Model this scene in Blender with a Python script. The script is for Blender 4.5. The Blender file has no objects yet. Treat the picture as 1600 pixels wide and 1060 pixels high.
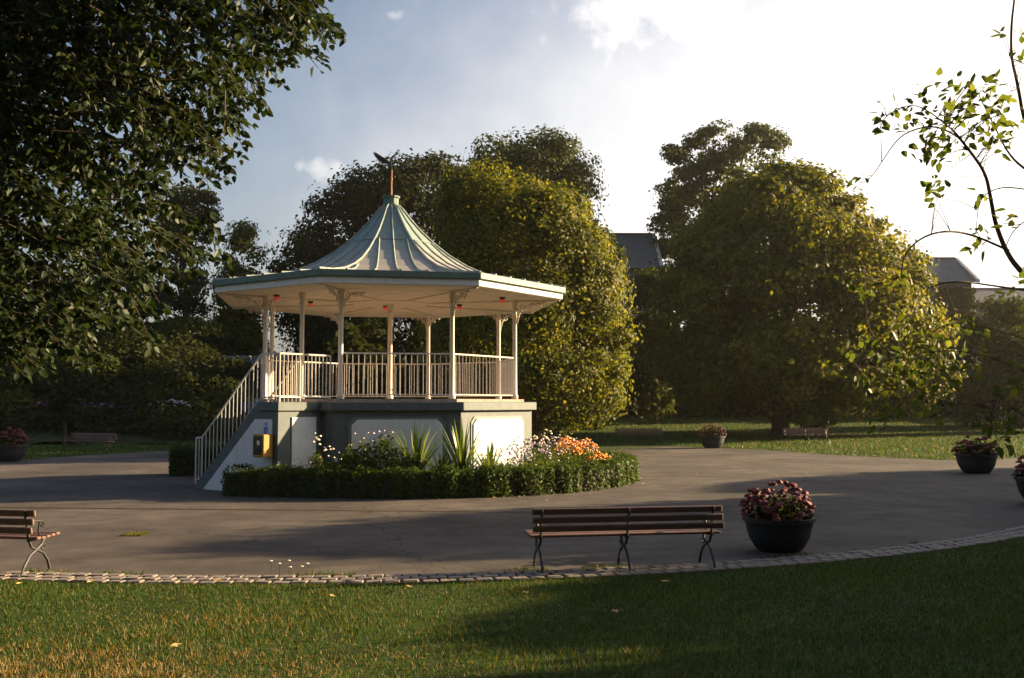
import bpy, bmesh, math, random
import numpy as np
from mathutils import Vector, Matrix
random.seed(7); RNG = np.random.default_rng(11)
R = math.radians
sc = bpy.context.scene
COL = sc.collection
# ------------------------------------------------------------------ camera
CAM_H = 2.06; F = 35 / 36 * 1600; PITCH = math.atan((631 - 530) / F)
cd = bpy.data.cameras.new('camera'); cam = bpy.data.objects.new('camera', cd); COL.objects.link(cam)
cd.sensor_width = 36; cd.lens = 35; cd.sensor_fit = 'HORIZONTAL'; cd.clip_end = 3000; cd.clip_start = 0.05
cam.location = (0, 0, CAM_H); cam.rotation_euler = (math.pi / 2 + PITCH, 0, 0)
sc.camera = cam
# ------------------------------------------------------------------ sun + sky
SUN_AZ = R(71)      # to the right of the view direction (+Y), clockwise from above
SUN_EL = R(14.5)
sd = Vector((math.sin(SUN_AZ) * math.cos(SUN_EL), math.cos(SUN_AZ) * math.cos(SUN_EL), math.sin(SUN_EL)))
sl = bpy.data.lights.new('sun', 'SUN'); sun = bpy.data.objects.new('sun', sl); COL.objects.link(sun)
sl.energy = 5.0; sl.angle = R(0.55); sl.color = (1.0, 0.75, 0.44)
sun.rotation_euler = (-sd).to_track_quat('-Z', 'Y').to_euler(); sun.location = (30, 20, 30)
sc.view_settings.view_transform = 'Standard'; sc.view_settings.look = 'None'
sc.view_settings.exposure = 1.88; sc.view_settings.gamma = 1
sc.cycles.max_bounces = 6; sc.cycles.transparent_max_bounces = 6

def direction(x, y):
    v = Vector(((x - 800) / F, 0, 0)) + Vector((0, -math.sin(PITCH), math.cos(PITCH))) * ((530 - y) / F) + Vector((0, math.cos(PITCH), math.sin(PITCH)))
    return v
def pix(x, y, D):
    v = direction(x, y); return Vector((0, 0, CAM_H)) + v * (D / v.y)
def ground(x, y, z=0.0):
    v = direction(x, y); t = (z - CAM_H) / v.z; p = Vector((0, 0, CAM_H)) + v * t; p.z = z; return p

w = bpy.data.worlds.new('World'); sc.world = w; w.use_nodes = True
nt = w.node_tree; nt.nodes.clear()
def N(nt, t, **kw):
    n = nt.nodes.new(t)
    for k, v in kw.items(): setattr(n, k, v)
    return n
def L(nt, a, b): nt.links.new(a, b)
def math_node(nt, op, a, b=None, c=None):
    n = N(nt, 'ShaderNodeMath', operation=op)
    for i, v in enumerate((a, b, c)):
        if v is None: continue
        if hasattr(v, 'is_linked'): L(nt, v, n.inputs[i])
        else: n.inputs[i].default_value = v
    return n.outputs[0]
sky = N(nt, 'ShaderNodeTexSky', sky_type='NISHITA'); sky.sun_disc = False
sky.sun_elevation = SUN_EL; sky.sun_rotation = SUN_AZ; sky.air_density = 1.0; sky.dust_density = 4.5; sky.ozone_density = 3.0
tc = N(nt, 'ShaderNodeTexCoord')
nz2 = N(nt, 'ShaderNodeTexNoise'); nz2.inputs['Scale'].default_value = 30; nz2.inputs['Detail'].default_value = 6; L(nt, tc.outputs['Generated'], nz2.inputs['Vector'])
nz = N(nt, 'ShaderNodeTexNoise'); nz.inputs['Scale'].default_value = 9; nz.inputs['Detail'].default_value = 7; nz.inputs['Roughness'].default_value = .58
L(nt, tc.outputs['Generated'], nz.inputs['Vector'])
masks = None
def cloud_or_glare(px, py, a, b, amp, strength, vec=None, fine=False, soft=1.0):
    """soft patch of cloud, or of painted glare, round a direction; a, b half sizes in radians"""
    global masks
    d = (vec or direction(px, py)).normalized()
    t1 = Vector((d.y, -d.x, 0)).normalized(); t2 = d.cross(t1)
    def dot(v, k):
        n = N(nt, 'ShaderNodeVectorMath', operation='DOT_PRODUCT'); L(nt, tc.outputs['Generated'], n.inputs[0]); n.inputs[1].default_value = v * k
        return n.outputs['Value']
    u = dot(t1, 1 / a); v = dot(t2, 1 / b); f = dot(d, 1)
    r2 = math_node(nt, 'ADD', math_node(nt, 'MULTIPLY', u, u), math_node(nt, 'MULTIPLY', v, v))
    r = math_node(nt, 'SQRT', r2)
    e = math_node(nt, 'SUBTRACT', 1.0, r)
    e = math_node(nt, 'ADD', e, math_node(nt, 'MULTIPLY', math_node(nt, 'SUBTRACT', (nz2 if fine else nz).outputs['Fac'], 0.5), amp))
    front = math_node(nt, 'GREATER_THAN', f, 0.2)
    mr = N(nt, 'ShaderNodeMapRange', interpolation_type='SMOOTHSTEP'); L(nt, e, mr.inputs['Value'])
    mr.inputs['From Min'].default_value = 0.0; mr.inputs['From Max'].default_value = soft
    m = math_node(nt, 'MULTIPLY', math_node(nt, 'MULTIPLY', mr.outputs[0], front), strength)
    masks = m if masks is None else math_node(nt, 'MAXIMUM', masks, m)
cloud_or_glare(1060, 15, .23, .062, 2.6, .85, soft=1.3)
cloud_or_glare(1330, -40, .2, .07, 2.4, .8)
cloud_or_glare(522, 262, .06, .028, 2.4, .42, fine=True, soft=1.5)
cloud_or_glare(607, 22, .035, .012, 3.4, .3, fine=True, soft=1.2)
cloud_or_glare(0, 0, 1.15, .5, .2, .95, Vector((math.sin(R(46)) * math.cos(R(12)), math.cos(R(46)) * math.cos(R(12)), math.sin(R(12)))), soft=1.0)  # broad veil: glare on the sun side painted into the sky as thin cloud
for az, el, a, b in ((-60, 24, .3, .09), (-110, 18, .35, .08), (95, 30, .3, .1), (150, 22, .4, .1), (-150, 35, .3, .12), (20, 48, .3, .12), (-30, 55, .25, .1)):
    cloud_or_glare(0, 0, a, b, 2.4, .8, Vector((math.sin(R(az)) * math.cos(R(el)), math.cos(R(az)) * math.cos(R(el)), math.sin(R(el)))))
mix = N(nt, 'ShaderNodeMixRGB'); L(nt, masks, mix.inputs['Fac']); L(nt, sky.outputs[0], mix.inputs['Color1'])
mix.inputs['Color2'].default_value = (12, 10.9, 9.6, 1)
bg = N(nt, 'ShaderNodeBackground'); bg.inputs['Strength'].default_value = 0.05
L(nt, mix.outputs[0], bg.inputs['Color'])
wo = N(nt, 'ShaderNodeOutputWorld'); L(nt, bg.outputs[0], wo.inputs['Surface'])

# ------------------------------------------------------------------ materials
MATS = {}
def base_mat(name):
    m = bpy.data.materials.new(name); m.use_nodes = True; MATS[name] = m
    return m, m.node_tree, m.node_tree.nodes['Principled BSDF']
def mat(name, col, rough=.7, var=.25, scale=8, bump=0.0, bscale=60, metal=0, spec=.4, col2=None, detail=6, coord='Object'):
    m, t, b = base_mat(name)
    tcn = N(t, 'ShaderNodeTexCoord'); n = N(t, 'ShaderNodeTexNoise'); n.inputs['Scale'].default_value = scale; n.inputs['Detail'].default_value = detail; n.inputs['Roughness'].default_value = .65
    L(t, tcn.outputs[coord], n.inputs['Vector'])
    rp = N(t, 'ShaderNodeValToRGB'); L(t, n.outputs['Fac'], rp.inputs['Fac'])
    c2 = col2 or tuple(min(1, c * (1 + var)) for c in col); c1 = col if col2 else tuple(c * (1 - var) for c in col)
    rp.color_ramp.elements[0].position = .3; rp.color_ramp.elements[1].position = .7
    rp.color_ramp.elements[0].color = (*c1, 1); rp.color_ramp.elements[1].color = (*c2, 1)
    L(t, rp.outputs[0], b.inputs['Base Color']); b.inputs['Roughness'].default_value = rough; b.inputs['Metallic'].default_value = metal
    b.inputs['Specular IOR Level'].default_value = spec
    if bump:
        n2 = N(t, 'ShaderNodeTexNoise'); n2.inputs['Scale'].default_value = bscale; n2.inputs['Detail'].default_value = 4
        L(t, tcn.outputs[coord], n2.inputs['Vector'])
        bp = N(t, 'ShaderNodeBump'); bp.inputs['Strength'].default_value = bump; bp.inputs['Distance'].default_value = .02
        L(t, n2.outputs['Fac'], bp.inputs['Height']); L(t, bp.outputs[0], b.inputs['Normal'])
    return m
def leaf_mat(name, dark, mid, light, trans=.4, rough=.55, spec=.18):
    m, t, b = base_mat(name)
    at = N(t, 'ShaderNodeAttribute'); at.attribute_name = 'tint'
    rp = N(t, 'ShaderNodeValToRGB'); L(t, at.outputs['Fac'], rp.inputs['Fac'])
    e = rp.color_ramp.elements; e[0].color = (*dark, 1); e[1].color = (*light, 1); x = e.new(.5); x.color = (*mid, 1)
    L(t, rp.outputs[0], b.inputs['Base Color']); b.inputs['Roughness'].default_value = rough; b.inputs['Specular IOR Level'].default_value = spec
    tr = N(t, 'ShaderNodeBsdfTranslucent')
    hs = N(t, 'ShaderNodeMixRGB', blend_type='MULTIPLY'); hs.inputs['Fac'].default_value = 1; L(t, rp.outputs[0], hs.inputs['Color1']); hs.inputs['Color2'].default_value = (1.5, 1.35, .5, 1)
    L(t, hs.outputs[0], tr.inputs['Color'])
    mx = N(t, 'ShaderNodeMixShader'); mx.inputs['Fac'].default_value = trans
    L(t, b.outputs[0], mx.inputs[1]); L(t, tr.outputs[0], mx.inputs[2]); L(t, mx.outputs[0], t.nodes['Material Output'].inputs['Surface'])
    return m
mat('asphalt', (.09, .074, .062), .85, .3, 1.6, .35, 90, spec=.25, detail=12)
m_, t, b = MATS['asphalt'], MATS['asphalt'].node_tree, MATS['asphalt'].node_tree.nodes['Principled BSDF']
tcn = N(t, 'ShaderNodeTexCoord'); old = b.inputs['Base Color'].links[0].from_socket
g1 = N(t, 'ShaderNodeTexNoise'); g1.inputs['Scale'].default_value = 45; g1.inputs['Detail'].default_value = 3; L(t, tcn.outputs['Object'], g1.inputs['Vector'])
g2 = N(t, 'ShaderNodeTexNoise'); g2.inputs['Scale'].default_value = .33; g2.inputs['Detail'].default_value = 6; g2.inputs['Roughness'].default_value = .6; L(t, tcn.outputs['Object'], g2.inputs['Vector'])
vo = N(t, 'ShaderNodeTexVoronoi', feature='DISTANCE_TO_EDGE'); vo.inputs['Scale'].default_value = .22
wv = N(t, 'ShaderNodeTexNoise'); wv.inputs['Scale'].default_value = 1.2; wv.inputs['Detail'].default_value = 5; L(t, tcn.outputs['Object'], wv.inputs['Vector'])
av = N(t, 'ShaderNodeVectorMath', operation='MULTIPLY_ADD'); L(t, wv.outputs['Color'], av.inputs[0]); av.inputs[1].default_value = (1.6, 1.6, 0); L(t, tcn.outputs['Object'], av.inputs[2]); L(t, av.outputs[0], vo.inputs['Vector'])
cr_ = math_node(t, 'LESS_THAN', vo.outputs['Distance'], .0035)
k1 = math_node(t, 'MULTIPLY_ADD', g1.outputs['Fac'], 1.5, .25); k2 = math_node(t, 'MULTIPLY_ADD', g2.outputs['Fac'], 2.4, -.2); k3 = math_node(t, 'MULTIPLY_ADD', cr_, -.45, 1.0)
kk = math_node(t, 'MULTIPLY', math_node(t, 'MULTIPLY', k1, k2), k3)
vm = N(t, 'ShaderNodeVectorMath', operation='SCALE'); L(t, old, vm.inputs[0]); L(t, kk, vm.inputs['Scale']); L(t, vm.outputs[0], b.inputs['Base Color'])
mat('lawn', (.042, .06, .014), .95, .45, 1.3, .5, 40, spec=.1, detail=10)
mat('soil', (.05, .035, .022), .95, .4, 5, .6, 30, spec=.1)
mat('bank_earth', (.03, .036, .014), .95, .4, 1.2, .5, 12, spec=.1)
mat('sett', (.23, .19, .16), .75, .3, 3, .4, 50, coord='Generated')
mat('white_wall', (.70, .70, .69), .85, .07, 3, .55, 70)
m_, t, b = MATS['white_wall'], MATS['white_wall'].node_tree, MATS['white_wall'].node_tree.nodes['Principled BSDF']
tcn = N(t, 'ShaderNodeTexCoord'); old = b.inputs['Base Color'].links[0].from_socket; mp = N(t, 'ShaderNodeMapping'); mp.inputs['Scale'].default_value = (7, 7, .9); L(t, tcn.outputs['Object'], mp.inputs[0])
g1 = N(t, 'ShaderNodeTexNoise'); g1.inputs['Scale'].default_value = 1.0; g1.inputs['Detail'].default_value = 8; g1.inputs['Roughness'].default_value = .7; L(t, mp.outputs[0], g1.inputs['Vector'])
r2_ = N(t, 'ShaderNodeValToRGB'); r2_.color_ramp.elements[0].position = .3; r2_.color_ramp.elements[0].color = (.62, .58, .5, 1); r2_.color_ramp.elements[1].position = .5; r2_.color_ramp.elements[1].color = (1, 1, 1, 1); L(t, g1.outputs['Fac'], r2_.inputs['Fac'])
mm_ = N(t, 'ShaderNodeMixRGB', blend_type='MULTIPLY'); mm_.inputs['Fac'].default_value = .35; L(t, old, mm_.inputs['Color1']); L(t, r2_.outputs[0], mm_.inputs['Color2']); L(t, mm_.outputs[0], b.inputs['Base Color'])
mat('grey_paint', (.085, .105, .105), .6, .2, 4, .2, 60)
mat('moulding', (.16, .185, .175), .6, .15, 5)
mat('concrete', (.34, .26, .21), .85, .25, 5, .3, 50)
mat('cream_paint', (.66, .59, .50), .5, .1, 5, .1, 40)
mat('soffit_paint', (.58, .53, .42), .6, .12, 3, .1, 40)
mat('rail_paint', (.68, .62, .56), .45, .1, 10)
mat('red_glass', (.55, .05, .04), .2, .1, 10, spec=.6)
mt, t_, b_ = MATS['red_glass'], MATS['red_glass'].node_tree, MATS['red_glass'].node_tree.nodes['Principled BSDF']
b_.inputs['Emission Color'].default_value = (1, .12, .07, 1); b_.inputs['Emission Strength'].default_value = .05
mat('fascia_old', (.60, .58, .54), .7, .5, 9, .4, 50, col2=(.72, .70, .66))
mat('gutter_green', (.10, .155, .125), .55, .25, 4, .15, 40)
# copper roof: verdigris high up, streaky weathering with pinkish sunlight painted in low down
m, t, b = base_mat('copper')
tcn = N(t, 'ShaderNodeTexCoord'); sp = N(t, 'ShaderNodeSeparateXYZ'); L(t, tcn.outputs['Object'], sp.inputs[0])
mp = N(t, 'ShaderNodeMapping'); mp.inputs['Scale'].default_value = (5, 5, 1.2); L(t, tcn.outputs['Object'], mp.inputs[0])
n1 = N(t, 'ShaderNodeTexNoise'); n1.inputs['Scale'].default_value = 1.5; n1.inputs['Detail'].default_value = 9; n1.inputs['Roughness'].default_value = .7; L(t, mp.outputs[0], n1.inputs['Vector'])
hgt = N(t, 'ShaderNodeMapRange'); L(t, sp.outputs['Z'], hgt.inputs['Value']); hgt.inputs['From Min'].default_value = 5.0; hgt.inputs['From Max'].default_value = 6.5
fac = math_node(t, 'ADD', hgt.outputs[0], math_node(t, 'MULTIPLY', math_node(t, 'SUBTRACT', n1.outputs['Fac'], .5), 1.7))
rp = N(t, 'ShaderNodeValToRGB'); L(t, fac, rp.inputs['Fac'])
e = rp.color_ramp.elements; e[0].position = .15; e[0].color = (.34, .285, .25, 1); e[1].position = .95; e[1].color = (.20, .27, .24, 1); x = e.new(.5); x.color = (.31, .315, .285, 1)
L(t, rp.outputs[0], b.inputs['Base Color']); b.inputs['Roughness'].default_value = .55; b.inputs['Specular IOR Level'].default_value = .5
mat('copper_seam', (.25, .28, .25), .5, .3, 6)
mat('rust', (.33, .13, .06), .7, .3, 12)
mat('dark_metal', (.035, .03, .028), .5, .2, 10, metal=.3)
mat('iron', (.025, .027, .025), .45, .2, 20, spec=.5)
mat('bench_wood', (.16, .085, .065), .55, .35, 6, .2, 40, coord='Generated')
mat('planter', (.022, .022, .024), .6, .25, 6, .15, 30)
mat('bark', (.07, .052, .038), .9, .35, 6, .8, 14, spec=.1)
mat('twig', (.12, .075, .055), .8, .3, 10, spec=.2)
mat('slate', (.12, .125, .13), .75, .2, 2.5, .2, 10)
mat('house_wall', (.14, .12, .10), .9, .2, 2, .2, 10)
mat('verge', (.6, .52, .46), .8, .1, 3)
mat('brick_stack', (.20, .11, .08), .9, .2, 4, .2, 10)
mat('glass_dark', (.03, .035, .04), .1, .1, 3, spec=.7)
mat('yellow_box', (.40, .18, .015), .45, .12, 6)
mat('blue_plate', (.10, .22, .55), .5, .1, 6)
mat('paper', (.75, .70, .60), .7, .05, 6)
mat('stone_wall', (.17, .165, .15), .9, .35, 4, .5, 12)
mat('petal_red', (.16, .024, .022), .7, .45, 25)
mat('petal_orange', (.75, .30, .03), .7, .3, 25)
mat('petal_mauve', (.45, .33, .42), .7, .2, 25)
mat('petal_cream', (.75, .62, .48), .7, .15, 25)
mat('petal_purple', (.26, .10, .26), .7, .3, 25)
mat('leaf_litter', (.45, .30, .10), .8, .4, 30)
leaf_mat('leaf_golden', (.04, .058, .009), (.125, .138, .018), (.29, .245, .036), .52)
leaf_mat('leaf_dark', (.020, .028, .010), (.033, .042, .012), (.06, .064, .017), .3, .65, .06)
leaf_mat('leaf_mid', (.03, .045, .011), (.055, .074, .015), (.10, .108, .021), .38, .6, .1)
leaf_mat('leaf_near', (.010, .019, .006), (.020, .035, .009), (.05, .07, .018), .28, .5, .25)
leaf_mat('leaf_apple', (.04, .065, .015), (.08, .115, .022), (.16, .19, .04), .45, .5, .25)
leaf_mat('leaf_hedge', (.03, .055, .012), (.06, .10, .018), (.115, .16, .03), .38)
leaf_mat('leaf_flax', (.04, .075, .02), (.08, .13, .03), (.17, .22, .05), .4, .4, .4)
leaf_mat('grass_blade', (.030, .070, .011), (.058, .108, .015), (.36, .22, .11), .3, .6, .15)

# ------------------------------------------------------------------ mesh helpers
def np_mesh(name, verts, faces, tint=None, smooth=False):
    verts = np.asarray(verts, dtype=np.float32); faces = np.asarray(faces, dtype=np.int32); k = faces.shape[1]; n = len(faces)
    me = bpy.data.meshes.new(name)
    me.vertices.add(len(verts)); me.vertices.foreach_set('co', verts.ravel())
    me.loops.add(n * k); me.loops.foreach_set('vertex_index', faces.ravel())
    me.polygons.add(n); me.polygons.foreach_set('loop_start', np.arange(0, n * k, k, dtype=np.int32))
    if tint is not None:
        a = me.attributes.new('tint', 'FLOAT', 'FACE'); a.data.foreach_set('value', np.clip(np.asarray(tint, dtype=np.float32), 0, 1))
    me.update(calc_edges=True)
    if smooth: me.polygons.foreach_set('use_smooth', np.ones(n, dtype=bool))
    return me
def link(name, me, material=None, parent=None, loc=None):
    o = bpy.data.objects.new(name, me); COL.objects.link(o)
    if material and me is not None and not me.materials: me.materials.append(MATS[material])
    if parent is not None: o.parent = parent
    if loc is not None: o.location = loc
    return o
def tag(o, label, cat, group=None, kind=None):
    o['label'] = label; o['category'] = cat
    if group: o['group'] = group
    if kind: o['kind'] = kind
    return o
def struct(o): o['kind'] = 'structure'; return o
def thing(name, label, cat, loc=(0, 0, 0), rz=0, group=None):
    o = bpy.data.objects.new(name, None); COL.objects.link(o); o.location = loc; o.rotation_euler = (0, 0, rz); o.empty_display_size = .3
    return tag(o, label, cat, group)
def copy_tree(o, parent=None):
    c = o.copy(); COL.objects.link(c); c.parent = parent
    for ch in o.children: copy_tree(ch, c)
    return c
class MB:
    def __init__(s): s.v = []; s.f = []
    def add(s, vs, fs):
        b = len(s.v); s.v += [tuple(v) for v in vs]; s.f += [tuple(i + b for i in f) for f in fs]; return s
    def box(s, c, size, M=None):
        cx, cy, cz = c; x, y, z = (q / 2 for q in size)
        vs = [Vector((sx * x, sy * y, sz * z)) for sz in (-1, 1) for sy in (-1, 1) for sx in (-1, 1)]
        if M: vs = [M @ v for v in vs]
        vs = [v + Vector(c) for v in vs]
        return s.add(vs, [(0, 2, 3, 1), (4, 5, 7, 6), (0, 1, 5, 4), (2, 6, 7, 3), (0, 4, 6, 2), (1, 3, 7, 5)])
    def prism(s, pts, off):
        """polygon of 3-D points extruded by vector off"""
        n = len(pts); off = Vector(off); a = [Vector(p) for p in pts]; b = [p + off for p in a]
        return s.add(a + b, [tuple(range(n))[::-1], tuple(range(n, 2 * n))] + [(i, (i + 1) % n, n + (i + 1) % n, n + i) for i in range(n)])
    def tube(s, pts, r, seg=6, flat=None):
        pts = [Vector(p) for p in pts]; n = len(pts); rs = r if isinstance(r, (list, tuple)) else [r] * n
        vs = []; up = None
        for i, p in enumerate(pts):
            d = (pts[min(i + 1, n - 1)] - pts[max(i - 1, 0)]).normalized()
            if up is None: up = Vector((0, 0, 1)) if abs(d.z) < .9 else Vector((1, 0, 0))
            a = d.cross(up); a = a.normalized() if a.length > 1e-5 else d.orthogonal().normalized(); bb = a.cross(d).normalized(); up = bb
            for k in range(seg):
                q = 2 * math.pi * k / seg; vs.append(p + (a * math.cos(q) + bb * math.sin(q)) * rs[i])
        fs = [(i * seg + k, i * seg + (k + 1) % seg, (i + 1) * seg + (k + 1) % seg, (i + 1) * seg + k) for i in range(n - 1) for k in range(seg)]
        fs += [tuple(range(seg))[::-1], tuple((n - 1) * seg + k for k in range(seg))]
        return s.add(vs, fs)
    def lathe(s, prof, c=(0, 0, 0), seg=16):
        vs = [Vector((r * math.cos(2 * math.pi * k / seg), r * math.sin(2 * math.pi * k / seg), z)) + Vector(c) for r, z in prof for k in range(seg)]
        n = len(prof)
        fs = [(i * seg + k, i * seg + (k + 1) % seg, (i + 1) * seg + (k + 1) % seg, (i + 1) * seg + k) for i in range(n - 1) for k in range(seg)]
        fs += [tuple(range(seg))[::-1], tuple((n - 1) * seg + k for k in range(seg))]
        return s.add(vs, fs)
    def mesh(s, name, smooth=False, bevel=0):
        me = bpy.data.meshes.new(name); me.from_pydata(s.v, [], s.f); me.update()
        if bevel:
            bm = bmesh.new(); bm.from_mesh(me); bmesh.ops.bevel(bm, geom=bm.edges[:], offset=bevel, segments=1, affect='EDGES'); bm.to_mesh(me); bm.free()
        if smooth: me.polygons.foreach_set('use_smooth', [True] * len(me.polygons))
        return me
    def build(s, name, material, parent=None, smooth=False, bevel=0, loc=None):
        return link(name, s.mesh(name, smooth, bevel), material, parent, loc)

def unit(v): return v / np.maximum(np.linalg.norm(v, axis=-1, keepdims=True), 1e-9)
def leaf_quads(c, nrm, length, width, rng, droop=0.0):
    """rhombic leaves at c facing nrm"""
    n = len(c); u = unit(np.cross(nrm, rng.normal(size=(n, 3)))); u[:, 2] -= droop; u = unit(u); v = unit(np.cross(nrm, u))
    l = (length * rng.uniform(.7, 1.3, (n, 1))) / 2; ww = (width * rng.uniform(.7, 1.3, (n, 1))) / 2
    fold = unit(np.cross(u, v)) * ww * .35
    V = np.stack([c - u * l, c + v * ww + fold, c + u * l, c - v * ww + fold], 1).reshape(-1, 3)
    return V, np.arange(4 * n).reshape(n, 4)
def leaf_shapes(c, u, nrm, length, width, rng):
    """near leaves: six-point blades folded at the midrib, base at c pointing along u"""
    n = len(c); u = unit(u); v = unit(np.cross(nrm, u)); nn = unit(np.cross(u, v))
    l = length * rng.uniform(.65, 1.25, (n, 1)); ww = width * rng.uniform(.7, 1.2, (n, 1)) * .5
    curl = nn * l * rng.uniform(-.15, .05, (n, 1))
    base = c; tip = c + u * l + curl * 1.6
    R1 = c + u * l * .28 + v * ww + nn * ww * .3; R2 = c + u * l * .68 + v * ww * .72 + nn * ww * .2 + curl * .6
    L1 = c + u * l * .28 - v * ww + nn * ww * .3; L2 = c + u * l * .68 - v * ww * .72 + nn * ww * .2 + curl * .6
    V = np.stack([base, R1, R2, tip, L2, L1], 1).reshape(-1, 3); b = (np.arange(n) * 6)[:, None]
    Fc = np.concatenate([b + np.array([0, 1, 2, 3]), b + np.array([0, 3, 4, 5])], 1).reshape(-1, 4)
    return V, Fc

# ------------------------------------------------------------------ ground, plaza, setts
gm = MB(); S = 1500
gm.add([(-S, -S, 0), (S, -S, 0), (S, S, 0), (-S, S, 0)], [(0, 1, 2, 3)])
struct(gm.build('lawn_ground', 'lawn'))
PC = Vector((-3.0, 28.2, 0)); PR = 16.15
def arc(a, r): return Vector((PC.x + r * math.sin(a), PC.y - r * math.cos(a), 0))
near = [arc(R(a), PR) for a in range(-62, 52, 2)]
far = [Vector((16, 21.5, 0)), Vector((30, 27, 0)), Vector((45, 33, 0)), Vector((45, 41, 0)), Vector((30, 38.5, 0)), ground(1600, 716), ground(1540, 720), ground(1480, 720), ground(1390, 716), ground(1300, 711), ground(1180, 703), ground(1040, 698), ground(900, 708), ground(760, 708),
       ground(600, 695), ground(400, 697), ground(240, 706), ground(120, 713), ground(0, 722), Vector((-24, 31.5, 0)), Vector((-34, 29, 0)), Vector((-34, 23.5, 0)), Vector((-22, 22.5, 0))]
pm = MB(); pts = near + far
pm.add([(p.x, p.y, .004) for p in pts], [tuple(range(len(pts)))])
struct(pm.build('asphalt_path', 'asphalt'))
edge = struct(MB().add([(*arc(R(a), PR + o).xy, .006) for o in (-.03, .56) for a in range(-62, 53, 2)],
      [(i, i + 1, 58 + i, 57 + i)[::-1] for i in range(0, 57)]).build('sett_edging', 'soil'))
sm = MB().box((0, 0, 0), (.166, .152, .06)).mesh('sett', bevel=.014); sm.materials.append(MATS['sett'])
a0, a1 = -26, 46
for row in range(3):
    r = PR + .09 + row * .178; n = 98
    for i in range(n):
        a = R(a0 + (a1 - a0) * (i + .5 * (row % 2)) / n); p = arc(a, r)
        o = link('sett', sm, None, edge, (p.x + random.uniform(-.008, .008), p.y + random.uniform(-.008, .008), -.010 + random.uniform(-.006, .006)))
        o.rotation_euler = (random.uniform(-.05, .05), random.uniform(-.05, .05), a + random.uniform(-.06, .06))
        ln = math.radians((a1 - a0) / n) * r / .178
        o.scale = (ln * random.uniform(.93, 1.03), random.uniform(.92, 1.04), 1)

# ------------------------------------------------------------------ bandstand
BC = Vector((-3.23, 26.3, 0)); BS = 1.046; BL = Vector((BC.x * BS, BC.y * BS, CAM_H * (1 - BS)))
def bw(p): return BL + Vector(p) * BS
B = thing('bandstand', 'white octagonal park bandstand with green copper ogee roof on a panelled plinth', 'bandstand', BL); B.scale = (BS, BS, BS)
def V8(r, k, z=0): a = R(-102.5 + 45 * k); return Vector((r * math.cos(a), r * math.sin(a), z))
def octo(r, z0, z1, r1=None):
    m = MB(); r1 = r1 or r
    m.add([V8(r, k, z0) for k in range(8)] + [V8(r1, k, z1) for k in range(8)], [tuple(range(8))[::-1], tuple(range(8, 16))] + [(k, (k + 1) % 8, 8 + (k + 1) % 8, 8 + k) for k in range(8)])
    return m
DECK = 2.1; RP = 3.82
pl = octo(RP, 0, DECK - .2).build('plinth', 'grey_paint', B)
octo(RP + .13, DECK - .2, DECK).build('cornice', 'grey_paint', B, bevel=.012)
octo(3.62, DECK, DECK + .07).build('deck', 'concrete', B)
for k in range(8):      # facet k between vertex k and k+1
    if k == 7: continue             # the stair landing stands against this one
    a, b2 = V8(RP, k), V8(RP, k + 1); d = (b2 - a).normalized(); nrm = Vector((d.y, -d.x, 0)); Lf = (b2 - a).length
    def poly(m, z0, z1, ch, o): return [a + d * x + Vector((0, 0, z)) + nrm * o for x, z in ((m, z0), (Lf - m, z0), (Lf - m, z1 - ch), (Lf - m - ch, z1), (m + ch, z1), (m, z1 - ch))]
    MB().prism(poly(.36, .1, 1.76, .13, 0.001), nrm * .02).build('moulding', 'moulding', pl)
    MB().prism(poly(.43, .17, 1.70, .13, 0.022), nrm * .025).build('panel', 'white_wall', pl)
RC = 3.38
colm = MB().lathe([(.085, 0), (.085, .10), (.062, .13), (.058, .5), (.054, 2.25), (.07, 2.28), (.07, 2.32), (.055, 2.34), (.09, 2.5), (.09, 2.58)], seg=14).mesh('column', True); colm.materials.append(MATS['cream_paint'])
bk = MB()
def spiral(c, r0, turns, s0, yscale=1): return [Vector((c[0] + r0 * (1 - i / 26) * math.cos(s0 + turns * 2 * math.pi * i / 24), 0, c[1] + yscale * r0 * (1 - i / 26) * math.sin(s0 + turns * 2 * math.pi * i / 24))) for i in range(25)]
bk.tube([(.06, 0, -.55), (.12, 0, -.3), (.26, 0, -.12), (.5, 0, -.04), (.8, 0, -.02)], .02, 5)
bk.tube(spiral((.2, -.14), .13, 1.6, math.pi), .016, 5); bk.tube(spiral((.45, -.1), .09, 1.5, 0), .014, 5); bk.tube(spiral((.66, -.08), .06, 1.4, math.pi), .012, 5)
bkm = bk.mesh('bracket', True); bkm.materials.append(MATS['cream_paint'])
for k in range(8):
    link('column', colm, None, B, V8(RC, k, DECK + .07))
    o = link('bracket', bkm, None, B, V8(RC, k, 4.665)); o.rotation_euler = (0, 0, R(-102.5 + 45 * k))
    o = link('bracket', bkm, None, B, V8(RC, k, 4.665)); o.rotation_euler = (0, 0, R(-102.5 + 45 * k + 112)); o.scale = (.7, .7, .8)
link('column', colm, None, B, (0, 0, DECK + .07)).scale = (1.15, 1.15, 1)
mid = (V8(RC, 7) + V8(RC, 0)) / 2; mid.z = DECK + .07
link('column', colm, None, B, mid)
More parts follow.
